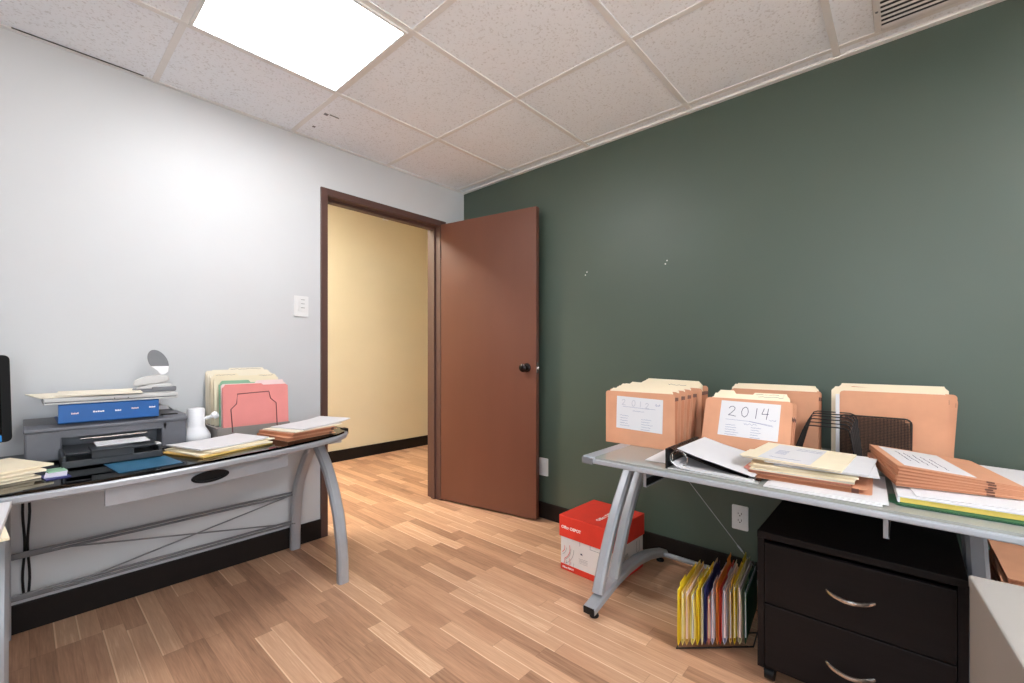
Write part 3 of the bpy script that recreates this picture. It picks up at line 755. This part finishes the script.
m_ = MB(); m_.tube([(-.085, -1.625, .045), (-.085, -2.745, .045)], .012, 12); m_.build('stretcher', 'silver', t, 40)
m_ = MB(); m_.tube([(-.15, -1.632, .660), (-.15, -2.148, .075)], .0016, 6); m_.lathe([(.004, 0), (.004, .03)], 8, Matrix.Translation((-.15, -2.020, .220)) @ Vector((0, -.516, -.585)).to_track_quat('Z', 'Y').to_matrix().to_4x4()); m_.build('brace_cable', 'silver', t, 40)

# ---- wallets standing at the left end of the desk
def wall_w(label, x, y, lean, w, h, tb, tt, group, m='kraft', yaw=0, z=DT+.0012, front=.96, folds=3, r=.012, gus=.93, roll=0):
    return wallet(label, (x, y, z), (R(roll), R(lean), R(yaw)), w, h, tb, tt, m, folds, front, group, r=r, gus=gus)
def stand_x(label, m, x, y, lean, w, h, tab, tabh=.013, spread=.005, group=None, ink=None, z=DT+.003, yaw=0, tabm=None, name='manila_folder', roll=0):
    # local x of the folder runs toward -Y (picture right), facing -X
    t = stand_folder(label, m, (0, 0, 0), w, h, (0, 0, 0), tab, tabh, spread, group, ink, name=name, tabm=tabm)
    t.matrix_world = Matrix.Translation((x, y, z)) @ Euler((R(roll), R(lean), R(yaw))).to_matrix().to_4x4() @ axes((0, -1, 0), (1, 0, 0), (0, 0, 1))
    return t
def note(parent, y0, z0, w, h, tilt, lines, big=None, bigink='ink'):
    """paper sheet stuck on a wallet's front panel; local y is picture-left so text runs toward -y"""
    mx_ = axes((0, -1, 0), (0, 0, 1), (-1, 0, 0), (-.0012, y0, z0)) @ Matrix.Rotation(R(tilt), 4, 'Z')
    s = MB(); s.prism([(0, 0), (w, 0), (w, h), (0, h)], 'z', 0, .0008, mx_)
    s = s.build('label_sheet', 'paper', parent)
    m2 = mx_ @ Matrix.Translation((0, 0, .0008))
    b = MB(); strokes(b, lines, m2, .0011); b.build('printed_lines', 'inkblue', s)
    if big:
        for d_ in big:
            b = MB(); strokes(b, d_, m2, .0022); b.build('digit', bigink, s)
    return s
def textlines(x0, y0, n, dy, length, rnd):
    return [scribble(x0, y0-i*dy, length*(.7+.3*rnd.random()), .0012, 16, rnd) for i in range(n)]
def digits(txt, x, y, s):
    D = {'2': [[(0, .78), (.12, .95), (.35, 1), (.52, .86), (.5, .68), (.3, .42), (0, .1), (.15, .12), (.65, .05)]],
         '0': [[(.35, 1), (.12, .85), (.02, .5), (.1, .15), (.32, .02), (.52, .2), (.6, .55), (.52, .88), (.35, 1)]],
         '1': [[(.2, .98), (.16, .02)]],
         '4': [[(.18, .98), (.02, .45), (.55, .5)], [(.52, 1), (.42, 0)]],
         '3': [[(.02, .85), (.25, 1), (.5, .85), (.4, .6), (.2, .52), (.48, .42), (.55, .2), (.3, .02), (.02, .12)]],
         '6': [[(.45, 1), (.15, .6), (.05, .3), (.2, .02), (.45, .08), (.5, .35), (.3, .45), (.08, .3)]],
         'C': [[(.5, .9), (.2, 1), (.02, .5), (.2, .05), (.5, .12)]]}
    out = []
    for i, ch in enumerate(txt):
        out.append([[(x+s*(.95*i+px), y+s*py) for px, py in ln] for ln in D[ch]])
    return out

bpy.context.view_layer.update()
rnd = random.Random(5)
gA = 'wallets standing at the left end of the glass desk'; gAf = 'manila folders in the left wallets'
AY = -1.728
labs = ['front brown wallet with a faintly written label sheet at the left desk end', 'brown wallet second from the front in the left group', 'brown wallet third from the front in the left group', 'brown wallet fourth from the front in the left group', 'rearmost brown wallet of the left group by the green wall']
AW = ((-.540, 0, 0, .022, .034), (-.500, 0, 1.2, .024, .040), (-.455, 1, 2.2, .024, .040), (-.405, 2, 2.6, .028, .044), (-.300, 0, 1.2, .060, .080))
for i, (x, ln_, ro, tb, tt) in enumerate(AW):
    w_ = wall_w(labs[i], x, AY-(0, .006, .010, .012, .022)[i], ln_, .318, .240+(.003*i), tb, tt, gA, front=.97, roll=ro, z=DT+.0012+.159*math.sin(R(ro)), folds=2 if i < 4 else 3)
    if i == 0:
        ln = textlines(.018, .058, 5, .011, .046, rnd)+textlines(.118, .050, 5, .011, .052, rnd)+[scribble(.078, .082, .052, .002, 14, rnd), scribble(.03, .098, .15, .001, 20, rnd), scribble(.180, .118, .02, .006, 8, rnd)]
        note(w_, .106, .070, .212, .142, -1.5, ln, digits('2', .026, .103, .026)+digits('0', .072, .102, .027)+digits('1', .108, .101, .026)+digits('2', .136, .098, .024), 'inklight')
ordn = ['first', 'second', 'third', 'fourth', 'fifth', 'sixth', 'seventh', 'eighth', 'ninth', 'tenth']
for i, (x, h, tab) in enumerate(((-.532, .240, (.03, .10)), (-.524, .243, (.165, .11)), (-.486, .246, (.02, .09)), (-.4465, .249, (.10, .10)), (-.392, .252, (.175, .10)), (-.288, .253, (.05, .10)), (-.278, .256, (.11, .09)), (-.268, .257, (.02, .09)), (-.258, .259, (.02, .25)), (-.248, .261, (.02, .25)))):
    k = 0 if i < 2 else (1, 2, 3, 4, 4, 4, 4, 4)[i-2]
    stand_x('manila folder standing %s from the front in the left group of brown wallets' % ordn[i], 'manila', x, AY-(0, .006, .010, .012, .022)[k], AW[k][1]+.3, .284, h, tab, .010, .0045, gAf, 'ink' if i in (4, 9) else None, z=DT+.003+.16*math.sin(R(AW[k][2])), roll=AW[k][2])

# ---- the 2014 group, leaning back
gB = 'wallets leaning in the middle of the glass desk'; gBf = 'manila folders in the 2014 wallets'
BL = 20
wB = wall_w('brown wallet with a white label sheet reading 2014 on the glass desk', -.472, -2.120, BL, .312, .224, .030, .036, gB, front=.985, r=.016, gus=.74, folds=2, z=DT+.0122)
ln = textlines(.026, .044, 5, .0095, .050, rnd)+textlines(.118, .042, 5, .0095, .036, rnd)+[[(.024, .066), (.11, .066), (.190, .058)], [(.105, .066), (.192, .054)], scribble(.092, .054, .045, .003, 12, rnd), scribble(.178, .078, .022, .0035, 8, rnd)]
note(wB, .096, .068, .212, .142, -1, ln, digits('2', .032, .079, .042)+digits('0', .078, .080, .042)+digits('1', .124, .079, .042)+digits('4', .150, .080, .042))
wall_w('brown wallet directly behind the one labelled 2014', -.4295, -2.122, BL, .308, .222, .028, .042, gB, front=.95, gus=.74, z=DT+.0136)
for i, (xl, h, tab, ink, dy) in enumerate(((.004, .226, (.008, .105), None, 0), (.010, .227, (.09, .08), None, 0), (.016, .229, (.16, .11), 'ink', 0), (.022, .232, (.18, .09), None, 0), (.008, .236, (.01, .06), None, -.004), (.016, .233, (.14, .12), 'ink', -.004))):
    x0, z0 = (-.472, DT+.0122) if i < 4 else (-.4295, DT+.0136)
    stand_x('manila folder standing %s from the front in the wallets behind the 2014 label' % ordn[i], 'manila', x0+xl*math.cos(R(BL)), -2.118+dy, BL, .268, h, tab, .014, .0035, gBf, ink, z=z0+.003-xl*math.sin(R(BL)))
gB2 = 'tall wallets behind the 2014 group'
wall_w('brown wallet standing behind the 2014 group by the green wall', -.222, -2.168, 2, .330, .246, .028, .034, gB2, front=.98)
wall_w('rearmost brown wallet behind the 2014 group', -.172, -2.168, 2, .330, .246, .026, .032, gB2)
stand_x('wide cream-topped folder rising behind the 2014 group', 'manila', -.185, -2.163, 2, .318, .255, (.004, .310), .008, .004, 'cream folders by the green wall')
stand_x('second cream-topped folder rising behind the 2014 group, against the wall', 'manila', -.135, -2.163, 2, .318, .256, (.004, .310), .008, .004, 'cream folders by the green wall')

# ---- big wallets at the right
gC = 'large wallets at the right of the glass desk'
wall_w('large brown wallet at the front of the right-hand standing group', -.222, -2.550, 2, .300, .258, .012, .018, gC, front=1.0, folds=2)
wall_w('large brown wallet second in the right-hand standing group', -.178, -2.560, 3, .306, .254, .016, .024, gC, front=.96, roll=1.6, z=DT+.0012+.153*math.sin(R(1.6)), folds=2)
wall_w('rearmost large brown wallet of the right-hand standing group', -.136, -2.560, 3, .308, .254, .020, .030, gC, front=.95, roll=3.4, z=DT+.0012+.154*math.sin(R(3.4)), folds=2)
stand_x('cream folder rising just behind the front large wallet on the right', 'manila', -.194, -2.532, 2.2, .322, .264, (.004, .30), .006, .004, 'cream folders by the green wall')
stand_x('cream folder rising at the back of the right-hand wallets', 'manila', -.088, -2.545, 2, .324, .270, (.004, .312), .008, .004, 'cream folders by the green wall')
o = MB().box((-.001, -.006, 0), (.001, .006, .246)).build('paper_strip', 'paper'); o.location = (-.240, -2.396, DT+.001); tag(o, 'narrow white paper edge standing left of the large right-hand wallet', 'paper')

# ---- black wire file sorter and mesh panel
t = thing('wire_sorter', 'black wire step sorter with a mesh back standing before the large wallets', 'file sorter', (-.300, -2.384, DT))
zt = [.176, .170, .163, .154, .144, .134]
for i in range(6):
    x = .064-.025*i
    P = [(x, .110+.002*i, .004), (x, .072+.002*i, zt[i]-.020), (x, .064+.002*i, zt[i]-.005), (x, .052+.002*i, zt[i]), (x, -.050+.002*i, zt[i]), (x, -.064+.002*i, zt[i]-.006), (x, -.070+.002*i, zt[i]-.022), (x, -.086+.002*i, .004)]
    MB().tube(P, .0022, 8).build('divider_wire', 'wire', t, 40)
for nm, a, b_ in (('side_mesh', (.110, .004), (.070, -.020)), ('side_mesh', (-.086, .004), (-.068, -.020))):
    m_ = MB(); col = []
    for i in range(6):
        x = .064-.025*i
        col.append(((x, a[0]+.002*i, .004), (x, b_[0]+.002*i, zt[i]-.018)))
    nv = 14; nu = 44
    # woven mesh: thin bars in both directions
    for k in range(nv+1):
        v = k/nv
        m_.tube([tuple(p0[j]+(p1[j]-p0[j])*v for j in range(3)) for p0, p1 in col], .0014, 4)
    for k in range(nu+1):
        u = k/nu*5; i0 = min(int(u), 4); f_ = u-i0
        p0 = [col[i0][0][j]+(col[i0+1][0][j]-col[i0][0][j])*f_ for j in range(3)]; p1 = [col[i0][1][j]+(col[i0+1][1][j]-col[i0][1][j])*f_ for j in range(3)]
        m_.tube([p0, p1], .0013, 4)
    m_.build(nm, 'mesh', t)
m_ = MB()
m_.tube([(.064, .110, .004), (-.061, .120, .004), (-.061, -.076, .004), (.064, -.086, .004)], .0025, 8, closed=True); m_.build('base_wire', 'wire', t, 40)
pf = [(y, z) for y, z in rrect(-.222, .004, -.016, .168, .018, (0, 0, 1, 1))]
m_ = MB(); m_.tube([(.070, y, z) for y, z in pf], .003, 8, closed=True); m_.build('panel_frame', 'wire', t, 40)
m_ = MB()
for k in range(1, 54): y = -.016-.206*k/54; m_.tube([(.070, y, .005), (.070, y, .166 if 4 < k < 50 else .154)], .0012, 4)
for k in range(1, 30): z = .166*k/30; m_.tube([(.070, -.221, z), (.070, -.017, z)], .0007, 4)
m_.build('panel_mesh', 'mesh', t)

# ---- black ring binder, lying with its cover propped open
t = thing('ring_binder', 'black ring binder with open rings lying near the left end of the glass desk', 'binder', (-.664, -1.968, DT+.0004))
MB().box((-.160, -.004, .0), (.140, .004, .070), .0015).build('spine', 'black', t)
MB().box((-.158, -.285, .0005), (.140, -.004, .004), .001).build('bottom_cover', 'lgrey', t)
m_ = MB()
m_.loft([[(x, -.004-.285*k/8, .068-.062*k/8-.010*math.sin(k/8*3.14)), (x2, -.004-.285*k/8, .068-.062*k/8-.010*math.sin(k/8*3.14)), (x2, -.004-.285*k/8, .0694-.062*k/8-.010*math.sin(k/8*3.14)), (x, -.004-.285*k/8, .0694-.062*k/8-.010*math.sin(k/8*3.14))] for k in range(9) for x, x2 in [(-.140, .140)]])
m_.build('top_cover', 'clear', t)
m_ = MB(); m_.box((-.13, -.012, .022), (.11, -.004, .048), .004); m_.build('ring_plate', 'chrome', t)
for x in (-.135, -.02, .09):
    m_ = MB(); m_.tube([(x, -.034+.030*math.cos(a), .036+.027*math.sin(a)) for a in [2*math.pi*k/24 for k in range(24)]], .0014, 8, closed=True); m_.build('ring', 'chrome', t, 40)
m_ = MB()
m_.loft([[(-.156, y, z), (.132, y, z), (.132, y, z+.005), (-.156, y, z+.005)] for y, z in ((-.020, .022), (-.032, .012), (-.05, .0075), (-.10, .006), (-.17, .006), (-.24, .0055), (-.27, .0045))])
m_.build('pages', 'paper', t)
m_ = MB()
m_.loft([[(x, y, z), (x2, y+.0, z2), (x2, y, z2+.0012), (x, y, z+.0012)] for y, z, z2, x, x2 in ((-.030, .0705, .0705, -.140, .142), (-.10, .052, .052, -.142, .140), (-.17, .038, .038, -.145, .138), (-.235, .025, .025, -.148, .135), (-.272, .018, .018, -.150, .132))])
o = m_.build('paper_sheet', 'paper'); o.location = (-.664, -1.968, DT+.0006); tag(o, 'white sheet sloping over the cover of the black ring binder', 'paper')
o = MB().box((-.13, -.05, 0), (.13, .05, .0015)).build('paper_sheet', 'paper'); o.location = (-.625, -1.90, DT+.0008); o.rotation_euler = (0, 0, R(4)); tag(o, 'white paper corner peeking out left of the black ring binder', 'paper')

# ---- centre stack
g_ = 'centre paper stack'
for i, (x, y, rz, lab) in enumerate(((-.665, -2.405, 1, 'lowest of the white sheets along the desk front edge below the centre stack'), (-.660, -2.412, 3, 'upper of the white sheets along the desk front edge below the centre stack'))):
    sheet(lab, 'paper', (x, y, DT+.0008+i*.004), .33, .275, R(rz), .0034, group='white sheets on the desk edge', name='paper_stack')
wallet('flat brown wallet at the bottom of the centre paper stack', (0, 0, 0), (0, 0, 0),   .295, .285, .012, .012, mtx=lying((-.627, -2.232, DT+.0225), R(2)), group=g_)
flat_folder('red-brown folder on the flat wallet in the centre stack', 'kraft2', (-.626, -2.340, DT+.024), .290, .265, R(2), thick=.003, group=g_, name='file_folder')
flat_folder('salmon pink folder low in the centre stack', 'rose', (-.626, -2.338, DT+.0295), .288, .265, R(1), thick=.002, group=g_, name='file_folder')
for i, (rz, dx, dy, th, lab) in enumerate(((2, -.01, .000, .005, 'lowest manila folder of the centre stack'), (-3, .0, -.012, .003, 'second manila folder of the centre stack, edge toward the wire sorter'), (4, .006, -.004, .003, 'third manila folder of the centre stack, frayed papers inside'))):
    flat_folder(lab, 'manila', (-.626+dx*.5, -2.345+dy, DT+.0338+i*.0065), .290, .265, R(rz), tab=(.05, .1), thick=th, group=g_)
for i, (rz, dx, dy, lab) in enumerate(((5, .02, -.030, 'lower loose white paper bundle jutting right from the centre stack'), (-2, .03, -.022, 'middle loose white paper bundle in the centre stack'), (3, .0, -.012, 'upper loose white paper bundle in the centre stack'))):
    sheet(lab, 'paper', (-.624+dx*.5, -2.368+dy, DT+.0538+i*.0036), .275, .255, R(rz), .0028, group=g_, name='paper_stack')
tp_ = flat_folder('top manila folder of the centre stack with a handwritten white sheet', 'manila', (-.626, -2.330, DT+.0652), .292, .262, R(-3), tab=(.02, .12), thick=.004, group=g_, tilt=(R(1.0), 0))
s = MB(); s.box((-.135, -.055, .0054), (.125, .085, .0064)); s = s.build('label_sheet', 'paper', tp_)
b = MB(); mx_ = Matrix.Translation((0, 0, .0064)) @ Matrix.Rotation(R(-90), 4, 'Z')
ll = [scribble(-.02, .085, .07, .005, 12, rnd), scribble(-.02, .062, .07, .004, 12, rnd)]+[scribble(-.06, .02-.012*i, .03, .0015, 8, rnd) for i in range(6)]+[scribble(-.06, -.10, .085, .004, 16, rnd)]
b.bm.free()
for l_ in ll:
    b = MB(); strokes(b, [l_], mx_, .0016); b.build('handwriting_line', 'inkblue', s)

# ---- pile of brown wallets at the right, sloping down to the right
flat_folder('dark green folder lying on the right part of the glass desk under the yellow pad', 'darkgreen', (-.625, -2.690, DT+.0012), .31, .25, R(2), thick=.003, name='file_folder')
t = thing('legal_pad', 'thick yellow-paged pad with a white cover under the right-hand wallet pile', 'notepad', (-.590, -2.695, DT+.006), (0, 0, R(4)))
MB().box((-.165, -.135, 0), (.165, .128, .0135), .001).build('pages', 'yellow2', t)
MB().prism([(.132, 0), (.134, .004), (.132, .0165), (-.140, .0170), (-.140, .0140), (.128, .0137), (.128, 0)], 'x', -.168, .168).build('cover', 'paper', t)
sheet('white sheets on the yellow pad under the right-hand wallet pile', 'paper', (-.575, -2.718, DT+.0237), .32, .26, R(8), .0020, name='paper_stack')
sheet('white sheet sticking out behind the right-hand wallet pile', 'paper', (-.335, -2.745, DT+.0270), .31, .24, R(-10), .0015)
g_ = 'wallet pile at the right of the glass desk'
for i in range(6):
    lab = ['lowest', 'second lowest', 'third lowest', 'third highest', 'second highest', 'topmost'][i]
    extra = ', written sheet on it' if i == 5 else ''
    z = DT+.0305+.0092*i
    w_ = wallet('%s brown wallet in the flat pile right of the wire sorter%s' % (lab, extra), (0, 0, 0), (0, 0, 0), .335, .258, .0070, .0022, 'kraft', 2, 1.0, g_, mtx=lying((-.520+.003*i, -2.533+.003*((i*7) % 3)-.0015*i, z+.0072), R(13+.5*((i*5) % 3)), R(1.3+1.0*i)), gus=.76)
    if i == 5:
        mx_ = axes((0, -1, 0), (0, 0, 1), (-1, 0, 0), (-.0012, .145, .020))
        s = MB(); s.prism([(0, 0), (.29, 0), (.29, .150), (0, .150)], 'z', 0, .0008, mx_); s = s.build('label_sheet', 'paper', w_)
        
        for j in range(5):
            b = MB(); strokes(b, [scribble(.05+.014*j, .035+.017*j, .15, .0022, 24, rnd)], mx_ @ Matrix.Translation((0, 0, .0008)), .0018); b.build('handwriting_line', 'ink', s)
# ------------------------------------------------------------------ things on the floor
# paper carton
t = thing('paper_carton', 'white and red cardboard paper carton with red lid on the floor by the green wall', 'carton', (-.345, -1.434, 0), (0, 0, R(-2)))
a, b_ = .152, .147
MB().box((-a, -b_, .001), (a, b_, .255), .002).build('body', 'boxwhite', t)
MB().box((-a-.0007, -b_-.0007, .001), (a+.0007, b_+.0007, .032), .002).build('red_base_band', 'boxred', t)
ld = MB().box((-a-.006, -b_-.006, .168), (a+.006, b_+.006, .275), .003).build('lid', 'boxred', t)
front = lambda y, z, o=0: axes((0, -1, 0), (0, 0, 1), (-1, 0, 0), (-a-o, y, z))
text_mesh('Office DEPOT', .020, 'whiteprint', ld, front(.138, .212, .0062), bold=.0006)
text_mesh('Office DEPOT', .030, 'whiteprint', ld, axes((1, 0, 0), (0, 1, 0), (0, 0, 1), (-.10, -.045, .2752)), bold=.0008)
text_mesh('Office DEPOT', .012, 'whiteprint', t, front(.136, .012, .0009), bold=.0003)
m_ = MB()
for cz in (.050, .115):
    for k, r_ in enumerate((.030, .05, .062, .075)):
        pts = [(-a-.0006, .151-r_*math.cos(q), cz+r_*math.sin(q)) for q in [R(-62+6*j) for j in range(14)]]
        pts = [p for p in pts if .033 < p[2] < .166]
        if len(pts) > 1 and k % 2 == 0: m_.tube(pts, .0014, 4)
m_.build('red_arcs', 'boxred', t)
m_ = MB()
for cz in (.050, .115):
    for k, r_ in enumerate((.040, .068, .085)):
        pts = [(-a-.0006, .151-r_*math.cos(q), cz+r_*math.sin(q)) for q in [R(-65+6*j) for j in range(12)]]
        pts = [p for p in pts if .033 < p[2] < .166]
        if len(pts) > 1: m_.tube(pts, .0008, 4)
m_.build('grey_arcs', 'greyp', t)
for k in range(4):
    m_ = MB(); strokes(m_, [scribble(.075-.0, .085-.007*k, .05, .001, 10, rnd)], front(.11, 0, .0002), .001); m_.build('printed_line', 'greyp', t)
for l_ in ([(.16, .168), (.16, .148), (.245, .148)], [(.10, .168), (.10, .146)]):
    m_ = MB(); strokes(m_, [l_], front(.13, 0, .0002), .0016); m_.build('printed_line', 'greyp', t)
m_ = MB(); m_.prism([(.10, .106), (.112, .104), (.108, .113), (.098, .112)], 'z', 0, .0004, front(.125, 0, .0002)); m_.build('printed_mark', 'ink', t)
m_ = MB(); side = axes((1, 0, 0), (0, 0, 1), (0, -1, 0), (0, -b_-.0002, 0))
for k in range(3): m_.tube([(.10+.0, -b_-.0005, .10)], .001) if False else None
strokes(m_, [[(-.05+.012*k, .095-.004*k), (-.04+.012*k, .120), (-.032+.012*k, .092)] for k in range(4)]+[[(.085, .15), (.085, .10), (.10, .085), (.115, .10), (.115, .15)]], side, .0016); m_.build('printed_mark', 'greyp', t)

# hanging-file rack and its folders
rail = Vector((.69, -.724, 0)).normalized(); fd = Vector((.995, .095, 0)).normalized()
P0 = Vector((-.735, -1.975, 0))
t = thing('file_rack', 'low black wire rack on the floor holding coloured hanging folders', 'file rack')
m_ = MB()
A = P0-rail*.012+fd*.02; B = P0+rail*.275+fd*.02; C_ = B+fd*.285; D_ = A+fd*.285
m_.tube([p+Vector((0, 0, .012)) for p in (A, B, C_, D_)], .003, 8, closed=True)
m_.tube([A+Vector((0, 0, .012))+fd*.10, B+Vector((0, 0, .012))+fd*.10], .0025, 8)
m_.tube([D_+Vector((0, 0, .185)), C_+Vector((0, 0, .185))], .003, 8)
m_.build('frame', 'wire', t, 40)
for p in (C_, D_):
    m_ = MB(); m_.tube([p+Vector((0, 0, .0)), p+Vector((0, 0, .185))], .003, 8); m_.build('post', 'wire', t, 40)
HF = [ # s, material, opening at bottom, height, tab, label
 (.000, 'yellow', .006, .235, 'bright yellow folder at the left end of the floor rack'),
 (.016, 'lemon', .010, .228, 'pale yellow folder just right of the bright yellow one in the floor rack'),
 (.032, 'ochre', .014, .236, 'ochre folder third from the left in the floor rack'),
 (.054, 'lemon', .016, .222, 'pale yellow bulging folder fourth from the left in the floor rack'),
 (.072, 'yellow', .008, .232, 'yellow folder left of the navy one in the floor rack'),
 (.090, 'cream', .006, .236, 'cream folder touching the navy one in the floor rack'),
 (.102, 'navy', .008, .242, 'navy blue folder in the middle of the floor rack'),
 (.116, 'rose', .010, .206, 'rose red folder right of the navy one in the floor rack'),
 (.130, 'lilac', .012, .230, 'lilac grey folder between the rose and orange ones in the floor rack'),
 (.148, 'orange', .008, .256, 'orange folder with the tallest tab in the floor rack'),
 (.160, 'red', .008, .236, 'red folder right of the orange one in the floor rack'),
 (.176, 'lilac', .018, .240, 'thick white-lilac folder bulging right of the red one in the floor rack'),
 (.198, 'ochre', .010, .236, 'ochre folder right of the thick white-lilac one in the floor rack'),
 (.214, 'yellow', .010, .256, 'bright yellow folder at the right part of the floor rack'),
 (.234, 'cream', .018, .252, 'cream folder next to the dark green one in the floor rack'),
 (.256, 'darkgreen', .010, .232, 'dark green folder at the right end of the floor rack beside the black cabinet')]
for i, (s_, m, op, h, lab) in enumerate(HF):
    p = P0+rail*s_*.97
    t = thing('hanging_folder', lab, 'folder', (p.x, p.y, .032), (0, 0, math.atan2(fd.y, fd.x)), 'folders in the floor rack')
    L_ = .262+.008*((i*5) % 3); zt = h-.032; op = op*.70
    def leaf(name, prof, top_extra, mm):
        b = MB(); n = len(prof)
        b.loft([[(x, y-.0005, z) for x in (0,)]+[(L_, y-.0005, z)]+[(L_, y+.0005, z)]+[(0, y+.0005, z)] for y, z in prof])
        return b.build(name, mm, t)
    # U section: left leaf, round bottom, right leaf
    left = [(-op*.20, zt*.86), (-op*.58, zt*.45), (-op*.66, .040), (-op*.45, .012), (0, .0)]
    right = [(0, .0), (op*.4, .012), (op*.58, .040), (op*.60, zt*.45), (op*.30, zt)]
    leaf('left_leaf', left, 0, m); leaf('right_leaf', right, 0, m)
    tb = MB(); a0 = .03+.055*((i*3) % 4); tb.box((a0, op*.30-.0006, zt-.004), (a0+.075, op*.30+.0004, zt+.014)); tb.build('tab', m, t)
    if op > .0063:
        cb_ = MB(); cb_.prism([(-op*.3, .022), (op*.3, .022), (op*.2, zt*.93), (-op*.10, zt*.93)], 'x', .004, L_-.006); cb_.build('contents', ('paper', 'cream', 'palepink')[i % 3], t)

# black-brown drawer cabinet
t = thing('drawer_cabinet', 'black-brown two-drawer cabinet on castors under the right end of the glass desk', 'cabinet', (-.46, -2.467, 0))
cx0, cx1, cy0, cy1, cz = -.222, .235, -.246, .246, .503
m_ = MB()
m_.box((cx0-.008, cy0, cz-.022), (cx1, cy1, cz), .002)
m_.box((cx0, cy0, .05), (cx1, cy0+.020, cz-.021)); m_.box((cx0, cy1-.020, .05), (cx1, cy1, cz-.021)); m_.box((cx1-.012, cy0, .05), (cx1, cy1, cz-.021)); m_.box((cx0+.01, cy0, .05), (cx1, cy1, .068))
m_.build('body', 'dcab', t)
for z0, z1 in ((.272, .468), (.066, .268)):
    d = MB(); d.box((cx0-.006, cy0+.022, z0), (cx0+.012, cy1-.022, z1), .002); d = d.build('drawer', 'dcab', t)
    zc = z1-.098 if z0 > .2 else z1-.118
    pts = [(cx0-.006-.026*math.sin(k/12*math.pi)**.7, .055-.110*k/12, zc-.006*math.sin(k/12*math.pi)) for k in range(13)]
    pts[0] = (cx0-.004, .056, zc); pts[-1] = (cx0-.004, -.056, zc)
    m_ = MB(); m_.tube(pts, .0048, 8, ry=.0065); m_.build('handle', 'chrome', d, 40)
for x in (cx0+.035, cx1-.035):
    for y in (cy0+.03, cy1-.03):
        m_ = MB(); m_.tube([(x, y-.014, .022), (x, y+.014, .022)], .022, 16); m_.box((x-.012, y-.018, .024), (x+.012, y+.018, .052), .004); m_.build('castor', 'black', t, 40)

# warm grey metal cabinet nearest the camera
t = thing('metal_cabinet', 'warm grey metal cabinet in the bottom right corner nearest the camera', 'cabinet', (-.920, -2.694, 0), (0, 0, R(5.3)))
m_ = MB(); m_.box((-.46, -.42, .02), (-.002, -.002, .575), .003); m_.build('body', 'wcab', t)
m_ = MB(); m_.box((-.465, -.425, .572), (0, 0, .600), .004); m_.build('top', 'wcab', t)
m_ = MB(); m_.box((-.45, -.41, 0), (-.012, -.012, .022)); m_.build('plinth', 'black', t)
for z0, z1 in ((.05, .30), (.31, .56)):
    d = MB(); d.box((-.472, -.41, z0), (-.458, -.012, z1), .003); d = d.build('drawer', 'wcab', t)
    m_ = MB(); m_.tube([(-.470, -.27, z1-.06), (-.492, -.265, z1-.06), (-.492, -.155, z1-.06), (-.470, -.15, z1-.06)], .005, 8); m_.build('handle', 'chrome', d, 40)

# brown wallets stacked under the right end of the desk
t = thing('storage_carton', 'plain brown carton under the right end of the glass desk', 'carton', (-.27, -2.965, 0))
MB().box((-.20, -.175, .001), (.20, .175, .360), .003).build('body', 'kraft2', t)
MB().box((-.203, -.178, .31), (.203, .178, .372), .003).build('lid', 'kraft2', t)
g_ = 'wallets under the right desk end'
for i in range(6):
    lab = ['lowest', 'second lowest', 'third lowest', 'third highest', 'second highest', 'topmost'][i]
    wallet('%s brown wallet of the stack under the right end of the glass desk' % lab, (0, 0, 0), (0, 0, 0), .36, .30, .011, .009, 'kraft', 2, .965, g_, mtx=lying((-.285+.004*((i*5) % 3), -2.800-.003*(i % 2), .3865+.0135*i), R(-2+(i*3) % 4)))

# ------------------------------------------------------------------ light, camera, view
w = bpy.data.worlds.new('World'); sc.world = w; w.use_nodes = True
nt = w.node_tree; N = nt.nodes
tc = N.new('ShaderNodeTexCoord'); sp_ = N.new('ShaderNodeSeparateXYZ'); cr = N.new('ShaderNodeValToRGB'); mr = N.new('ShaderNodeMapRange')
nt.links.new(tc.outputs['Generated'], sp_.inputs[0]); mr.inputs['From Min'].default_value = -1; nt.links.new(sp_.outputs[2], mr.inputs[0]); nt.links.new(mr.outputs[0], cr.inputs[0])
# overcast sky above, lower half brightened to fill the ceiling with light
cr.color_ramp.elements[0].position = .47; cr.color_ramp.elements[0].color = (1, .99, .97, 1); cr.color_ramp.elements[1].position = .53; cr.color_ramp.elements[1].color = (.62, .68, .76, 1)
nt.links.new(cr.outputs[0], N['Background'].inputs[0])
w.node_tree.nodes['Background'].inputs[1].default_value = SKY


cam = bpy.data.cameras.new('Camera'); co = bpy.data.objects.new('Camera', cam); COL.objects.link(co)
cam.sensor_width = 36; cam.lens = 440/1024*36; cam.shift_y = 12.5/1024
yaw = math.atan2(906-512, 440)
co.location = (-2.326, -2.591, 1.09); co.rotation_euler = (R(90), 0, yaw-R(90))
cam.clip_start = .05; sc.camera = co
sc.view_settings.view_transform = 'Standard'; sc.view_settings.look = 'None'; sc.view_settings.gamma = 1; sc.view_settings.use_curve_mapping = False
sc.view_settings.exposure = 0.77
sc.cycles.max_bounces = 12; sc.cycles.diffuse_bounces = 8; sc.cycles.transparent_max_bounces = 16

# put the empties of things laid out in room coordinates at their own base
bpy.context.view_layer.update()
for o in list(bpy.data.objects):
    if o.type == 'EMPTY' and o.parent is None and o.location.length < 1e-6 and o.children:
        pts = [c.matrix_world @ Vector(b) for c in o.children for b in c.bound_box]
        lo = Vector([min(p[i] for p in pts) for i in range(3)]); hi = Vector([max(p[i] for p in pts) for i in range(3)])
        base = Vector(((lo.x+hi.x)/2, (lo.y+hi.y)/2, lo.z))
        o.location = base
        for c in o.children: c.location = c.location-base
